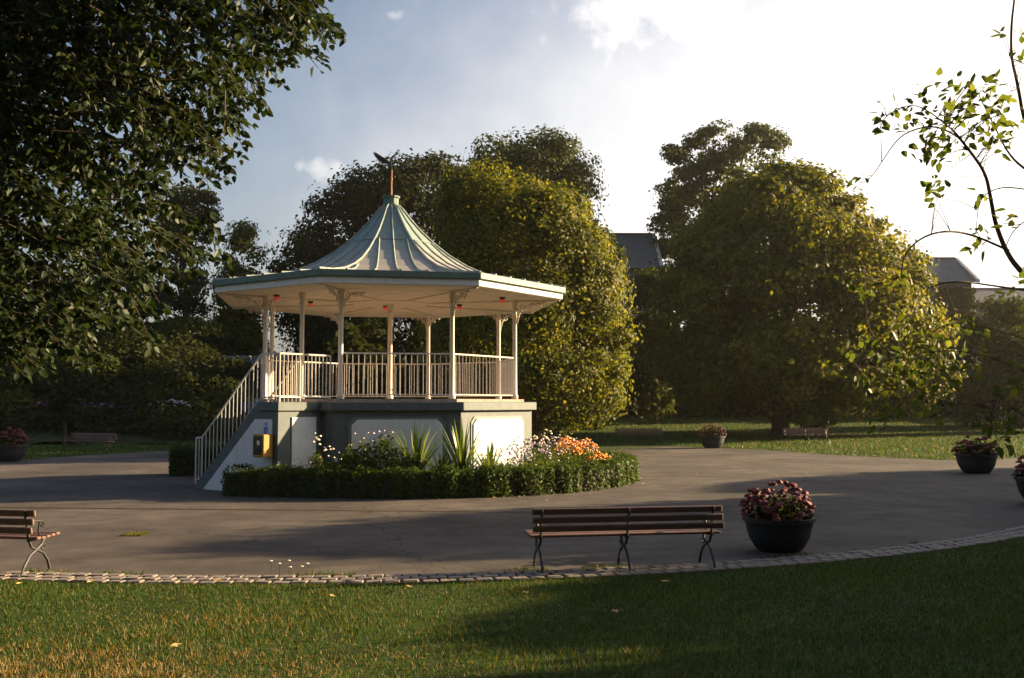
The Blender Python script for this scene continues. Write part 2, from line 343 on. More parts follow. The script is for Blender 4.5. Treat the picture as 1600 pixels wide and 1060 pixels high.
# roof
EZ = 4.72; RR = 4.66
roof = thing('roof', '', ''); roof.parent = B
for q in ('label', 'category'): del roof[q]
octo(RR - .03, EZ, EZ + .15).build('fascia', 'fascia_old', roof, bevel=.006)
gt = octo(RR + .05, EZ + .152, EZ + .30)
gt.build('gutter', 'gutter_green', roof, bevel=.01)
prof = [(RR + .03, EZ + .302), (3.9, 5.10), (3.2, 5.22), (2.6, 5.40), (2.1, 5.62), (1.6, 5.93), (1.2, 6.25), (.85, 6.58), (.55, 6.92), (.32, 7.22), (.2, 7.32)]
for k in range(8):
    m = MB(); vs = []; NS = 10
    for r, z in prof:
        a, b2 = V8(r, k, z), V8(r, k + 1, z); vs += [a, b2]
    m.add(vs, [(2 * i, 2 * i + 1, 2 * i + 3, 2 * i + 2) for i in range(len(prof) - 1)])
    pn = m.build('roof_sheet', 'copper', roof)
    for j in range(0, 6):
        f = j / 6
        # seams run up the slope and die out where the sheet becomes narrow
        pts = []
        for r, z in prof:
            wid = 2 * r * math.sin(R(22.5)); x = (f - .5) * 2 * RR * math.sin(R(22.5)) * (1 if j == 0 else (.45 + .55 * r / RR))
            if j == 0: p = V8(r, k, z)
            else:
                if abs(x) > wid / 2 - .02: break
                c = (V8(r, k, z) + V8(r, k + 1, z)) / 2; dd = (V8(r, k + 1, z) - V8(r, k, z)).normalized(); p = c + dd * x
            pts.append(p + Vector((0, 0, .012)))
        if len(pts) > 1: MB().tube(pts, .026 if j else .034, 5).build('seam', 'copper_seam', roof)
# horizontal joint of the sheets
zj = 6.25; MB().tube([V8(1.205, k, zj + .012) for k in range(9)], .014, 5).build('sheet_joint', 'copper_seam', roof)
MB().lathe([(.22, 7.28), (.235, 7.31), (.2, 7.34), (.2, 7.52), (.24, 7.54), (.24, 7.58), (.05, 7.62)], seg=12).build('cap', 'gutter_green', roof)
# soffit boards
for k in range(8):
    edges_r = np.linspace(RR - .06, 1.0, 12)
    for i in range(len(edges_r) - 1):
        r0, r1 = edges_r[i] - .004, edges_r[i + 1] + .004; z = EZ - .012 - .003 * (i % 2)
        m = MB(); q = [V8(r0, k, z), V8(r0, k + 1, z), V8(r1, k + 1, z), V8(r1, k, z)]
        m.prism(q, (0, 0, .022)); m.build('soffit_board', 'soffit_paint', roof)
octo(1.05, EZ - .03, EZ - .001).build('soffit_boss', 'soffit_paint', roof)
for k in range(8): MB().tube([V8(1.0, k, EZ - .03), V8(RR - .1, k, EZ - .03)], .03, 4).build('soffit_rib', 'soffit_paint', roof)
# finial with its bird vane
fin = MB().tube([(0, 0, 7.6), (0, 0, 7.95), (.01, 0, 8.3)], [.035, .028, .022], 7).build('finial_rod', 'rust', roof)
MB().lathe([(.0, 8.0), (.04, 8.03), (.04, 8.07), (0, 8.1)], seg=8).build('knop', 'rust', fin)
bird = MB()
bird.tube([(.01, 0, 8.28), (0, 0, 8.45), (-.03, 0, 8.56), (.03, 0, 8.66), (.14, 0, 8.735), (.21, 0, 8.75)], [.022, .02, .03, .028, .022, .008], 6)
bird.prism([(0, -.012, 8.46), (-.10, -.012, 8.56), (-.22, -.012, 8.62), (-.33, -.012, 8.70), (-.50, -.012, 8.79), (-.46, -.012, 8.70), (-.42, -.012, 8.64), (-.3, -.012, 8.54), (-.14, -.012, 8.47)], (0, .024, 0))
bird.prism([(-.06, -.05, 8.52), (-.30, -.16, 8.66), (-.44, -.2, 8.74), (-.26, -.1, 8.6)], (0, .015, .02))
bird.build('bird_vane', 'dark_metal', fin)
# lamps
for (x, y) in ((432, 466), (485, 476), (602, 482), (718, 481), (785, 470)):
    v = direction(x, y); t = (4.74 - CAM_H) / v.z; p = (Vector((v.x * t, v.y * t, 4.74)) - BL) / BS
    if math.hypot(p.x, p.y) < .35: p.y -= .35
    lb = MB().lathe([(.07, .09), (.075, .05), (.045, .03)], seg=10).build('lamp', 'dark_metal', B, loc=p)
    MB().lathe([(.02, -.06), (.05, -.045), (.066, -.01), (.06, .03)], seg=12).build('lamp_glass', 'red_glass', lb, smooth=True)
# railings
balm = MB().box((0, 0, .5), (.018, .018, .94)).mesh('baluster'); balm.materials.append(MATS['rail_paint'])
def railing(pts, parent, zs=None, step=.135, h=1.06, name='railing', post=True):
    m = MB()
    top = [p + Vector((0, 0, h)) for p in pts]; bot = [p + Vector((0, 0, .1)) for p in pts]
    for a, b2 in zip(top[:-1], top[1:]): m.tube([a, b2], .021, 6)
    for a, b2 in zip(bot[:-1], bot[1:]): m.tube([a, b2], .015, 5)
    if post:
        for p in pts: m.tube([p, p + Vector((0, 0, h))], .02, 6)
    r_ = m.build(name, 'rail_paint', parent)
    for a, b2 in zip(pts[:-1], pts[1:]):
        n = max(1, int(round((b2 - a).xy.length / step)))
        for i in range(1, n):
            p = a.lerp(b2, i / n); o = link('baluster', balm, None, r_, p + Vector((0, 0, .06)))
    return r_
for k in range(8):
    if k == 7: continue
    railing([V8(RC, k, DECK + .07), V8(RC, k + 1, DECK + .07)], B, post=False)
# landing and stair on the front left facet
A0, A1 = V8(RP, 7), V8(RP, 0); du = (A0 - A1).normalized(); dn = Vector((du.y, -du.x, 0))
if dn.y > 0: dn = -dn
P0 = A1 + du * .34                   # where the landing's side wall meets the plinth
P1 = P0 + dn * 1.3                   # outer corner of the landing
T_TOP, T_FOOT = .62, 2.62
zt = DECK
lb = MB().prism([P0 - dn * .1 , P1, P1 + du * T_TOP, P0 + du * T_TOP - dn * .1], (0, 0, zt - .2)).build('landing', 'grey_paint', B)
MB().prism([P0 - dn * .05 - du * .06 + Vector((0, 0, zt - .199)), P1 - du * .06 + dn * .06 + Vector((0, 0, zt - .199)), P1 + du * T_TOP + dn * .06 + Vector((0, 0, zt - .199)), P0 + du * T_TOP - dn * .05 + Vector((0, 0, zt - .199))], (0, 0, .197)).build('landing_cornice', 'grey_paint', lb, bevel=.01)
q = [P0 + dn * x + Vector((0, 0, z)) - du * .001 for x, z in ((.2, .12), (.92, .12), (.92, 1.76), (.2, 1.76))]
MB().prism(q, -du * .03).build('panel', 'white_wall', lb)
def sp_(t, z, o=0): return P1 + du * t + dn * o + Vector((0, 0, z))
st = MB().prism([sp_(T_TOP, 0, 0), sp_(T_FOOT + .12, 0, 0), sp_(T_FOOT + .12, .22, 0), sp_(T_TOP + .05, zt - .001, 0), sp_(T_TOP, zt - .001)], -dn * .16).build('stair_wall', 'grey_paint', B)
MB().prism([sp_(.17, .04, .001), sp_(T_FOOT - .1, .04, .001), sp_(T_TOP + .1, zt - .38, .001), sp_(.17, zt - .38, .001)], dn * .025).build('panel', 'white_wall', st)
inner = MB().prism([sp_(T_TOP, 0, -1.14), sp_(T_FOOT + .12, 0, -1.14), sp_(T_FOOT + .12, .22, -1.14), sp_(T_TOP, zt, -1.14)], -dn * .14).build('stair_wall', 'grey_paint', B)
ns = 11
for i in range(ns):
    z1 = zt * (ns - i) / (ns + 1); t0 = T_TOP + (T_FOOT - T_TOP) * i / ns; t1 = T_TOP + (T_FOOT - T_TOP) * (i + 1) / ns
    MB().prism([sp_(t0, 0, -.162), sp_(t1, 0, -.162), sp_(t1, z1, -.162), sp_(t0, z1, -.162)], -dn * .976).build('step', 'concrete', B)
e = Vector((0, 0, 0))
railing([P0 - dn * .25 + Vector((0, 0, zt)), P1 - du * -.03 - dn * .05 + Vector((0, 0, zt)), sp_(T_TOP, zt, -.05)], B, step=.12)
railing([sp_(T_TOP, zt, -.05), sp_(T_FOOT, .22, -.05), sp_(T_FOOT + .22, .2, -.05)], B, step=.13, name='stair_railing')
railing([sp_(T_TOP, zt, -1.2), sp_(T_FOOT, .22, -1.2)], B, step=.13, name='stair_railing')
# yellow cabinet on the stair wall
cpos = bw(sp_(.28, .9, .028))
cb = thing('wall_cabinet', 'orange yellow cabinet with dark glazed front mounted on the white stair wall', 'cabinet', cpos)
Mx = Matrix((( -du.x, dn.x, 0), (-du.y, dn.y, 0), (0, 0, 1)))
MB().box((dn.x * .15, dn.y * .15, .26), (.36, .30, .52), Mx).build('body', 'yellow_box', cb, bevel=.02)
gl = MB().box((dn.x * .302, dn.y * .302, .27), (.29, .012, .42), Mx).build('door_glass', 'glass_dark', cb)
MB().box((dn.x * .312 - du.x * .03, dn.y * .312 - du.y * .03, .33), (.09, .006, .1), Mx).build('label_plate', 'paper', gl)
bl = MB(); zc = 1.52; pc = bw(sp_(.36, zc, .03))
for dx, dz, ww, hh in ((0, .1, .06, .06), (0, 0, .13, .09), (-.03, -.1, .05, .1), (.04, -.1, .05, .1)):
    bl.box((pc.x + du.x * dx, pc.y + du.y * dx, pc.z + dz), (ww, .006, hh), Mx)
tag(bl.build('wall_emblem', 'blue_plate'), 'small faded blue emblem painted high on the white stair wall', 'emblem')

# ------------------------------------------------------------------ hedges, flower bed
def leaf_obj(name, c, nrm, l, wd, material, parent=None, droop=0, tint=None, rng=RNG):
    V, Fc = leaf_quads(np.asarray(c), unit(np.asarray(nrm)), l, wd, rng, droop)
    t = rng.normal(.42, .2, len(c)) if tint is None else tint
    return link(name, np_mesh(name, V, Fc, t), material, parent)
HC = Vector((-2.55, 27.6, 0)); HR = 5.6
def hedge(name, label, path_fn, s0, s1, length, h, th, n):
    hd = thing(name, label, 'hedge', path_fn((s0 + s1) / 2)[0])
    s = RNG.uniform(s0, s1, n); u = RNG.uniform(0, 1, n); c = np.zeros((n, 3)); nr = np.zeros((n, 3))
    base = Vector(hd.location)
    for i in range(n):
        p, o = path_fn(s[i]); a = u[i]
        wob = .05 * math.sin(s[i] * 37) + .04 * math.sin(s[i] * 91 + 1)
        if a < .4: q = p + o * (th / 2 + wob); z = (a / .4) * h; nn = o
        elif a < .75: q = p + o * (th / 2) * (1 - 2 * (a - .4) / .35); z = h + wob; nn = Vector((0, 0, 1))
        else: q = p - o * (th / 2 + wob); z = (a - .75) / .25 * h; nn = -o
        c[i] = (q.x - base.x, q.y - base.y, z + RNG.normal(0, .02)); nr[i] = nn
    c += RNG.normal(0, .028, c.shape); c[:, 2] = np.maximum(c[:, 2], .03)
    nr = nr + RNG.normal(0, .55, nr.shape)
    leaf_obj('foliage', c, nr, .075, .045, 'leaf_hedge', hd)
    m = MB(); K = 60; vs = []
    for i in range(K + 1):
        p, o = path_fn(s0 + (s1 - s0) * i / K); p = p - base; tt = th / 2 - .05
        vs += [p + o * tt, p + o * tt + Vector((0, 0, h - .06)), p - o * tt + Vector((0, 0, h - .06)), p - o * tt]
    fs = [(4 * i + j, 4 * i + 4 + j, 4 * i + 5 + j, 4 * i + 1 + j) for i in range(K) for j in range(3)] + [(0, 1, 2, 3), (4 * K + 3, 4 * K + 2, 4 * K + 1, 4 * K)]
    m.add(vs, fs); m.build('branch_core', 'bark', hd)
    return hd
def ring(s): o = Vector((math.sin(s), -math.cos(s), 0)); q = min(1, max(0, (-18 - math.degrees(s)) / 20)); return HC + o * (HR + .6 * q * q * (3 - 2 * q)), o
hedge('clipped_hedge', 'low clipped green hedge curving round the flower bed in front of the bandstand', ring, R(-37), R(150), 0, .57, .58, 36000)
def blockp(s): return Vector((-9.9 + s * .96, 29.0 + s * .28, 0)), Vector((.28, -.96, 0))
hedge('clipped_hedge', 'dark clipped hedge block behind the foot of the bandstand stair', blockp, 0, 1.9, 0, .8, 1.0, 5000)
bed = MB(); bed.add([(HC.x + (HR - .2) * math.sin(R(a)), HC.y - (HR - .2) * math.cos(R(a)), .03) for a in range(-46, 154, 4)] + [(HC.x - .6, HC.y + 1, .12)], [(i, i + 1, 50) for i in range(49)])
struct(bed.build('flower_bed_soil', 'soil'))
# low growth filling the bed
def tuft(name, label, cat, p, kind, h, spread, n, material, group=None):
    t = thing(name, label, cat, (p.x, p.y, .05), 0, group); rng = RNG
    if kind == 'sword':
        V = []; Fc = []; 
        for i in range(n):
            a = rng.uniform(0, 2 * math.pi); lean = rng.uniform(.1, .95) * spread; hh = h * rng.uniform(.6, 1.1); wd = rng.uniform(.025, .042)
            d = np.array([math.cos(a), math.sin(a), 0]); sd_ = np.array([-d[1], d[0], 0]); b0 = len(V)
            for j in range(5):
                f = j / 4; p_ = d * lean * f ** 1.6 + np.array([0, 0, hh * (f - .25 * lean / h * f ** 3)]); ww = wd * (1 - f ** 2.2) + .002
                V += [p_ - sd_ * ww, p_ + sd_ * ww]
            Fc += [(b0 + 2 * j, b0 + 2 * j + 1, b0 + 2 * j + 3, b0 + 2 * j + 2) for j in range(4)]
        link('leaves', np_mesh('leaves', V, Fc, np.repeat(rng.uniform(0, 1, n), 4)), material, t)
    else:
        c = rng.normal(0, 1, (n, 3)); c = unit(c) * rng.uniform(.4, 1, (n, 1)) ** .5; c[:, 2] = np.abs(c[:, 2])
        nr = c + rng.normal(0, .6, c.shape); c = c * np.array([spread, spread, h]); c += rng.normal(0, .05, c.shape); c[:, 2] = np.maximum(c[:, 2], .0)
        leaf_obj('leaves', c, nr, kind, kind * .55, material, t)
        sm_ = MB()
        for i in range(7):
            a = rng.uniform(0, 6.28); sm_.tube([(0, 0, -.05), (spread * .5 * math.cos(a), spread * .5 * math.sin(a), h * .7)], [.012, .005], 4)
        sm_.build('stem', 'twig', t)
    return t
def blooms(t, n, h, spread, r, material, z0=.6):
    m = MB(); ico = [(math.sin(p) * math.cos(q), math.sin(p) * math.sin(q), math.cos(p)) for p in (.4, 1.1, 1.75) for q in np.linspace(0, 2 * math.pi, 6)[:-1]]
    ft = [(i * 5 + k, i * 5 + (k + 1) % 5, i * 5 + 5 + (k + 1) % 5, i * 5 + 5 + k)[::-1] for i in range(2) for k in range(5)] + [(0, 1, 2, 3, 4)]
    for i in range(n):
        a = RNG.uniform(0, 6.283); q = math.sqrt(RNG.uniform(0, 1)); rr = r * RNG.uniform(.7, 1.3)
        zc = h * (z0 + (1.1 - z0) * math.sqrt(max(0, 1 - q * q * .9))) * RNG.uniform(.9, 1.08); cx, cy = q * spread * math.cos(a), q * spread * math.sin(a)
        m.add([(cx + x * rr * RNG.uniform(.8, 1.2), cy + y * rr * RNG.uniform(.8, 1.2), zc + z * rr * .75) for x, y, z in ico], ft)
    o = m.build('flowers', material, t); o['kind'] = 'stuff'; return o
def bedp(x, D): return Vector(((x - 800) / F * D, D, 0))
for i, (x, D, h, s, n) in enumerate(((650, 22.8, 1.55, 1.0, 60), (722, 22.7, 1.65, .85, 64), (765, 22.8, 1.2, 1.1, 60), (690, 22.7, 1.05, .8, 44))):
    tuft('flax_plant', ['sword leaved flax before the shaded front panel of the plinth', 'tallest upright sword leaved flax by the plinth corner', 'low splayed sword leaved flax before the sunlit panel', 'small sword leaved flax between two larger ones'][i], 'plant', bedp(x, D), 'sword', h, s, n, 'leaf_flax')
for i, (x, D, h, s, n) in enumerate(((568, 22.7, 1.2, .42, 750), (603, 22.7, 1.3, .45, 850), (545, 22.8, 1.0, .38, 520), (640, 22.6, .95, .4, 420))):
    t = tuft('leafy_shrub', ['broad leaved shrub with pale blooms left of the flax', 'taller broad leaved green shrub beside the flax', 'low shrub under the left end of the front panel', 'small shrub at the foot of the flax'][i], 'shrub', bedp(x, D), .13, h, s, n, 'leaf_apple')
    if i != 3: blooms(t, 7, h, s, .034, 'petal_mauve' if i else 'petal_cream')
for i, (x, D, h, s, mt_, n) in enumerate(((497, 22.9, 1.15, .22, 'petal_cream', 16), (470, 22.7, .7, .3, 'petal_mauve', 10), (520, 22.8, .9, .3, 'petal_cream', 10), (850, 26.4, 1.15, .5, 'petal_cream', 36), (875, 26.6, 1.0, .55, 'petal_mauve', 70), (835, 25.0, .95, .5, 'petal_mauve', 50), (800, 24.0, .85, .5, 'petal_mauve', 36),
                                            (885, 25.6, 1.0, .36, 'petal_orange', 120), (915, 26.0, .95, .34, 'petal_orange', 110), (935, 25.8, .66, .36, 'petal_orange', 100), (905, 26.6, .95, .5, 'petal_mauve', 60), (860, 24.4, .8, .5, 'petal_mauve', 14), (820, 23.6, .65, .5, 'petal_cream', 8))):
    nm = {'petal_cream': 'cream', 'petal_mauve': 'pale mauve', 'petal_orange': 'orange'}[mt_]
    where = ['beside the narrow landing panel', 'under the landing panel', 'near the left pilaster', 'tall against the plinth end', 'behind the orange flowers', 'below the sunlit panel', 'at the foot of the sunlit panel', 'next to the plinth end', 'in the middle of the orange drift', 'low against the hedge top', 'at the back of the bed', 'between hedge and sunlit panel', 'just inside the hedge'][i]
    t = tuft('flower_clump', f'clump of {nm} flowers {where}', 'flowers', bedp(x, D), .07, h * .85, s, 800, 'leaf_apple'); blooms(t, n, h, s, .034, mt_)
gc_n = 14000; aa = RNG.uniform(R(-45), R(148), gc_n); rr_ = RNG.uniform(4.0, 5.35, gc_n)
cc = np.stack([HC.x + rr_ * np.sin(aa), HC.y - rr_ * np.cos(aa), RNG.uniform(.05, .5, gc_n)], 1); keep = np.hypot(cc[:, 0] - BL.x, cc[:, 1] - BL.y) > 4.15; cc = cc[keep]
tag(leaf_obj('ground_cover', cc, RNG.normal(0, .6, cc.shape) + np.array([0, -.2, 1]), .09, .05, 'leaf_apple'), 'low leafy ground cover filling the flower bed', 'ground cover', kind='stuff')

# ------------------------------------------------------------------ benches
def bench_mesh_parts(Lb):
    t = thing('park_bench', '', 'bench')
    def slat(name, y, z, h, d, tilt):
        Mx_ = Matrix.Rotation(tilt, 3, 'X'); return MB().box((0, y, z), (Lb, d, h), Mx_).build(name, 'bench_wood', t, bevel=.008)
    for i, z in enumerate((.735, .635, .535)): slat('back_slat', -.235 + .026 * (2 - i) * 1.0 - .03, z, .078, .034, R(12))
    for i in range(5): slat('seat_slat', -.12 + i * .092, .425 + .006 * abs(i - 1), .032, .078, 0)
    for x in (-Lb / 2 + .12, 0, Lb / 2 - .12):
        m = MB()
        m.tube([(x, -.27, 0), (x, -.22, .10), (x, -.12, .22), (x, -.01, .27), (x, .10, .33), (x, .14, .40)], .017, 6)
        m.tube([(x, .27, 0), (x, .22, .12), (x, .13, .22), (x, .02, .27), (x, -.10, .32), (x, -.15, .40)], .017, 6)
        m.tube([(x, -.15, .40), (x, -.17, .5), (x, -.215, .66), (x, -.245, .77)], .018, 6)
        m.tube([(x, -.17, .402), (x, .28, .402)], .016, 6)
        m.tube([Vector((x, 0, 0)) + Vector((0, q_.x, q_.z)) for q_ in spiral((.14, .31), .065, 1.4, 1.2)], .010, 5)
        if x: m.tube([(x, -.2, .60), (x, -.05, .625), (x, .08, .61), (x, .13, .57), (x, .10, .54), (x, .07, .56)], .013, 6); m.tube([(x, .04, .61), (x, .02, .5), (x, .06, .42)], .011, 5)
        m.build('leg', 'iron', t)
    return t
proto = bench_mesh_parts(2.43)
bp_ = ground(978, 893); proto.location = (bp_.x, bp_.y + .2, .012); proto.rotation_euler.z = R(10)
proto['label'] = 'slatted wooden bench with iron legs beside the red flower planter'; proto['group'] = 'slatted park benches'
for (x, y, rz, lab, dx) in ((62, 899, -10, 'slatted wooden bench with scrolled iron arm standing on the sett edging by the dry grass', -1.2),
                            (999, 694, 178, 'dark bench on the far lawn edge beside the golden tree', 0), (1262, 694, 186, 'dark bench in shade beside the big tree trunk', 0), (138, 706, 160, 'dark bench on the lawn below the planted bank', 0)):
    b_o = copy_tree(proto); g = ground(x, y); b_o.rotation_euler.z = R(rz)
    ax = Vector((math.cos(R(rz)), math.sin(R(rz)), 0)); b_o.location = (g.x + ax.x * dx, g.y + .1 + ax.y * dx, .012); b_o['label'] = lab

# ------------------------------------------------------------------ planters
def planter(name, label, p, s=1.0, flower='petal_red', n=110):
    t = thing(name, label, 'planter', (p.x, p.y, .006)); 
    MB().lathe([(.30, 0), (.36, .06), (.44, .2), (.48, .36), (.50, .43), (.53, .44), (.53, .49), (.47, .49), (.44, .42)], seg=28).build('bowl', 'planter', t, smooth=False)
    MB().lathe([(.45, .40), (.2, .45), (.01, .46)], seg=16).build('soil', 'soil', t)
    c = unit(RNG.normal(0, 1, (700, 3))) * RNG.uniform(.5, 1, (700, 1)); c[:, 2] = np.abs(c[:, 2]); nr = c + RNG.normal(0, .5, c.shape); c = c * np.array([.52, .52, .4]) + np.array([0, 0, .46])
    leaf_obj('leaves', c, nr, .09, .05, 'leaf_dark', t)
    m = MB(); 
    for i in range(n):
        a = RNG.uniform(0, 6.283); ph = math.acos(RNG.uniform(.05, 1)); r0 = RNG.uniform(.042, .07); q = np.array([.54 * math.sin(ph) * math.cos(a), .54 * math.sin(ph) * math.sin(a), .48 + .44 * math.cos(ph)]) * np.array([1, 1, RNG.uniform(.93, 1.1)])
        vs = []; rings = 4; seg = 9
        for ri in range(rings):
            pp = .25 + ri * .5
            for k in range(seg):
                kk = r0 * RNG.uniform(.78, 1.15); vs.append(q + np.array([kk * math.sin(pp) * math.cos(k * 6.283 / seg), kk * math.sin(pp) * math.sin(k * 6.283 / seg), kk * .75 * math.cos(pp)]))
        m.add(vs, [(ri * seg + k, ri * seg + seg + k, ri * seg + seg + (k + 1) % seg, ri * seg + (k + 1) % seg) for ri in range(rings - 1) for k in range(seg)] + [tuple(range(seg))])
    m.build('flowers', flower, t)['kind'] = 'stuff'; t.scale = (s, s, s)
    return t
p = ground(1227, 866); planter('flower_planter', 'dark round planter heaped with dusky red flower heads beside the bench', Vector((p.x, p.y + .3, 0)), .95)
p = ground(1536, 741); planter('flower_planter', 'dark planter at the lawn edge with dark red flowers and pale leaves', Vector((p.x, p.y + .4, 0)), 1.15, n=70)
p = ground(1116, 701); planter('flower_planter', 'far planter of rusty flowers between the lawn bench and the big tree', Vector((p.x, p.y + .4, 0)), 1.15, n=70)
p = ground(5, 722); planter('flower_planter', 'dark planter in shade at the path edge below the bank', Vector((p.x, p.y + .4, 0)), 1.2, n=60)
p = ground(1650, 790); planter('flower_planter', 'shaded planter beside the path where it leaves the plaza', Vector((p.x, p.y + .4, 0)), 1.1, n=60)

# ------------------------------------------------------------------ trees
def limb_path(a, b, sag, k=6, jit=.1):
    return [a.lerp(b, i / k) + Vector((random.uniform(-jit, jit), random.uniform(-jit, jit), sag * math.sin(math.pi * i / k) + random.uniform(-jit, jit))) * (0 if i in (0,) else 1) for i in range(k + 1)]
def tree(name, label, rows, D, base_px, material, nclump, per, leaf, clump_r, trunk_r=.4, depth=.85, group=None, seed=1, hollow=.55, flat=1.0, cat='tree', limbs=9, gather=.42):
    """crown outline rows (y, x_left, x_right) in photo pixels at distance D -> a crown round in plan"""
    rng = np.random.default_rng(seed)
    rows = sorted(rows, key=lambda r: -r[0])
    zs = []; cx = []; rad = []
    for y, xl, xr in rows:
        a = pix(xl, y, D); b2 = pix(xr, y, D); zs.append(a.z); cx.append((a.x + b2.x) / 2); rad.append((b2.x - a.x) / 2)
    zs, cx, rad = map(np.array, (zs, cx, rad))
    bx = (base_px - 800) / F * D
    t = thing(name, label, cat, (bx, D, 0), 0, group)
    # clump centres over the crown shell (and some inside)
    wgt = np.interp(np.linspace(zs[0], zs[-1], 200), zs, rad) + .6; zc = np.linspace(zs[0], zs[-1], 200)
    z = rng.choice(zc, nclump, p=wgt / wgt.sum()) + rng.normal(0, .1, nclump)
    rr = np.interp(z, zs, rad); xc = np.interp(z, zs, cx); th = rng.uniform(0, 2 * math.pi, nclump); f = rng.uniform(hollow, 1, nclump) ** .6
    cr = clump_r * rng.uniform(.5, 1.35, nclump); re = np.maximum(rr - cr * .55, .05)
    c = np.stack([xc + re * f * np.cos(th), D + depth * re * f * np.sin(th), z - cr * .3], 1)
    # clumps gather into boughs, leaving gaps between them
    sd_i = rng.choice(nclump, max(5, nclump // 11), replace=False); near_i = np.argmin(((c[:, None, :] - c[sd_i][None]) ** 2).sum(-1), 1)
    c = c + (c[sd_i][near_i] - c) * rng.uniform(.05, gather, (nclump, 1))
    # leaves in each clump: a shell lump with the upper and outer side fuller
    n = nclump * per; idx = np.repeat(np.arange(nclump), per)
    d = unit(rng.normal(0, 1, (n, 3))); rad_l = rng.uniform(.35, 1, (n, 1)) ** .5 * (1 + .25 * np.sin(d[:, :1] * 5 + idx[:, None]) * np.cos(d[:, 1:2] * 6))
    pos = c[idx] + d * rad_l * cr[idx][:, None] * np.array([1, 1, .72 * flat])
    out = pos - np.array([np.mean(cx), D, zs.mean()]); nr = unit(d + .5 * unit(out) + np.array([0, 0, .35])) + rng.normal(0, .33, (n, 3))
    pos -= np.array([bx, D, 0]); pos[:, 2] = np.maximum(pos[:, 2], .15)
    tint = np.clip(rng.normal(.42, .17, n) + rng.normal(0, .12, nclump)[idx], 0, 1)
    V, Fc = leaf_quads(pos, unit(nr), leaf, leaf * .62, rng, .3)
    link('crown', np_mesh('crown', V, Fc, tint), material, t)
    # trunk and limbs
    top = Vector((float(np.interp(zs[0] + .6 * (zs[-1] - zs[0]), zs, cx)) - bx, 0, zs[0] + .6 * (zs[-1] - zs[0])))
    random.seed(seed); m = MB(); path = [Vector((0, 0, -.1)), Vector((0, 0, .15)), Vector((.05, 0, .6))] + limb_path(Vector((0, 0, 1.2)), top, 0, 6, .12)
    nrad = [trunk_r * 1.7, trunk_r * 1.35, trunk_r * 1.05] + [trunk_r * (1 - .8 * i / 6) for i in range(7)]
    m.tube(path, nrad, 10); m.build('trunk', 'bark', t, smooth=True)
    sel = rng.choice(nclump, min(limbs, nclump), replace=False)
    for j in sel:
        m = MB()
        e_ = Vector(c[j]) - Vector((bx, D, 0)); s_ = min(.85, max(.15, .75 * e_.z / max(top.z, .1))); a = Vector((0, 0, 1.0)).lerp(top, max(0., s_ - .3))
        m.tube(limb_path(a, e_, .3, 5, .15), [trunk_r * .42 * (1 - .8 * i / 5) for i in range(6)], 6)
        m.build('limb', 'bark', t, smooth=True)
    return t
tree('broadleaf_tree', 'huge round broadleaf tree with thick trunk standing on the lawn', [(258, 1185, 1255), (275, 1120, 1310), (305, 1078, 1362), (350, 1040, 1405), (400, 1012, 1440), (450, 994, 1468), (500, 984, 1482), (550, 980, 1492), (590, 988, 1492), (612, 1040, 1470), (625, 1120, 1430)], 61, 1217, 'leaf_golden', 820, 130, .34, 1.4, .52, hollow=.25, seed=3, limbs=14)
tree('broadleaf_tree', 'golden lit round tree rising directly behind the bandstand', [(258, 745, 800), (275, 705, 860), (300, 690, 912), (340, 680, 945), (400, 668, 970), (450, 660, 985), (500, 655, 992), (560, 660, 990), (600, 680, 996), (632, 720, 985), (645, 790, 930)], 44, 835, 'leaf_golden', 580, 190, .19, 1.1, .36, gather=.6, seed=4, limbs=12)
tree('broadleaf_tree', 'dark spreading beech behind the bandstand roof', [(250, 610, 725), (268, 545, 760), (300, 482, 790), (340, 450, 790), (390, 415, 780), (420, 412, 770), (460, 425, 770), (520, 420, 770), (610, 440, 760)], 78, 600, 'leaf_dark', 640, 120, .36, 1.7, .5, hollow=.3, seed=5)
tree('broadleaf_tree', 'tallest dark tree showing above the golden tree', [(200, 780, 860), (218, 735, 915), (250, 722, 935), (300, 710, 944), (350, 705, 946), (420, 700, 935), (560, 700, 930)], 88, 825, 'leaf_mid', 420, 130, .38, 1.8, .5, seed=6)
tree('broadleaf_tree', 'flat topped layered tree rising behind the huge round tree', [(192, 1110, 1180), (212, 1062, 1232), (238, 1012, 1252), (262, 1022, 1225), (300, 1022, 1190), (345, 1012, 1160), (385, 1016, 1130), (470, 1040, 1130)], 95, 1085, 'leaf_mid', 210, 140, .36, 1.5, .5, seed=7, flat=.6)
tree('broadleaf_tree', 'small sunlit tree at the edge of the planted bank', [(348, 366, 396), (368, 350, 410), (400, 338, 417), (440, 330, 420), (500, 330, 418), (570, 340, 410)], 75, 378, 'leaf_golden', 110, 100, .32, 1.1, .25, seed=8)
tree('pine_tree', 'flat crowned pine on the planted bank', [(284, 268, 305), (300, 238, 340), (322, 246, 346), (350, 250, 336), (410, 235, 335), (480, 235, 335)], 72, 290, 'leaf_dark', 100, 100, .3, 1.2, .3, seed=9, flat=.6)
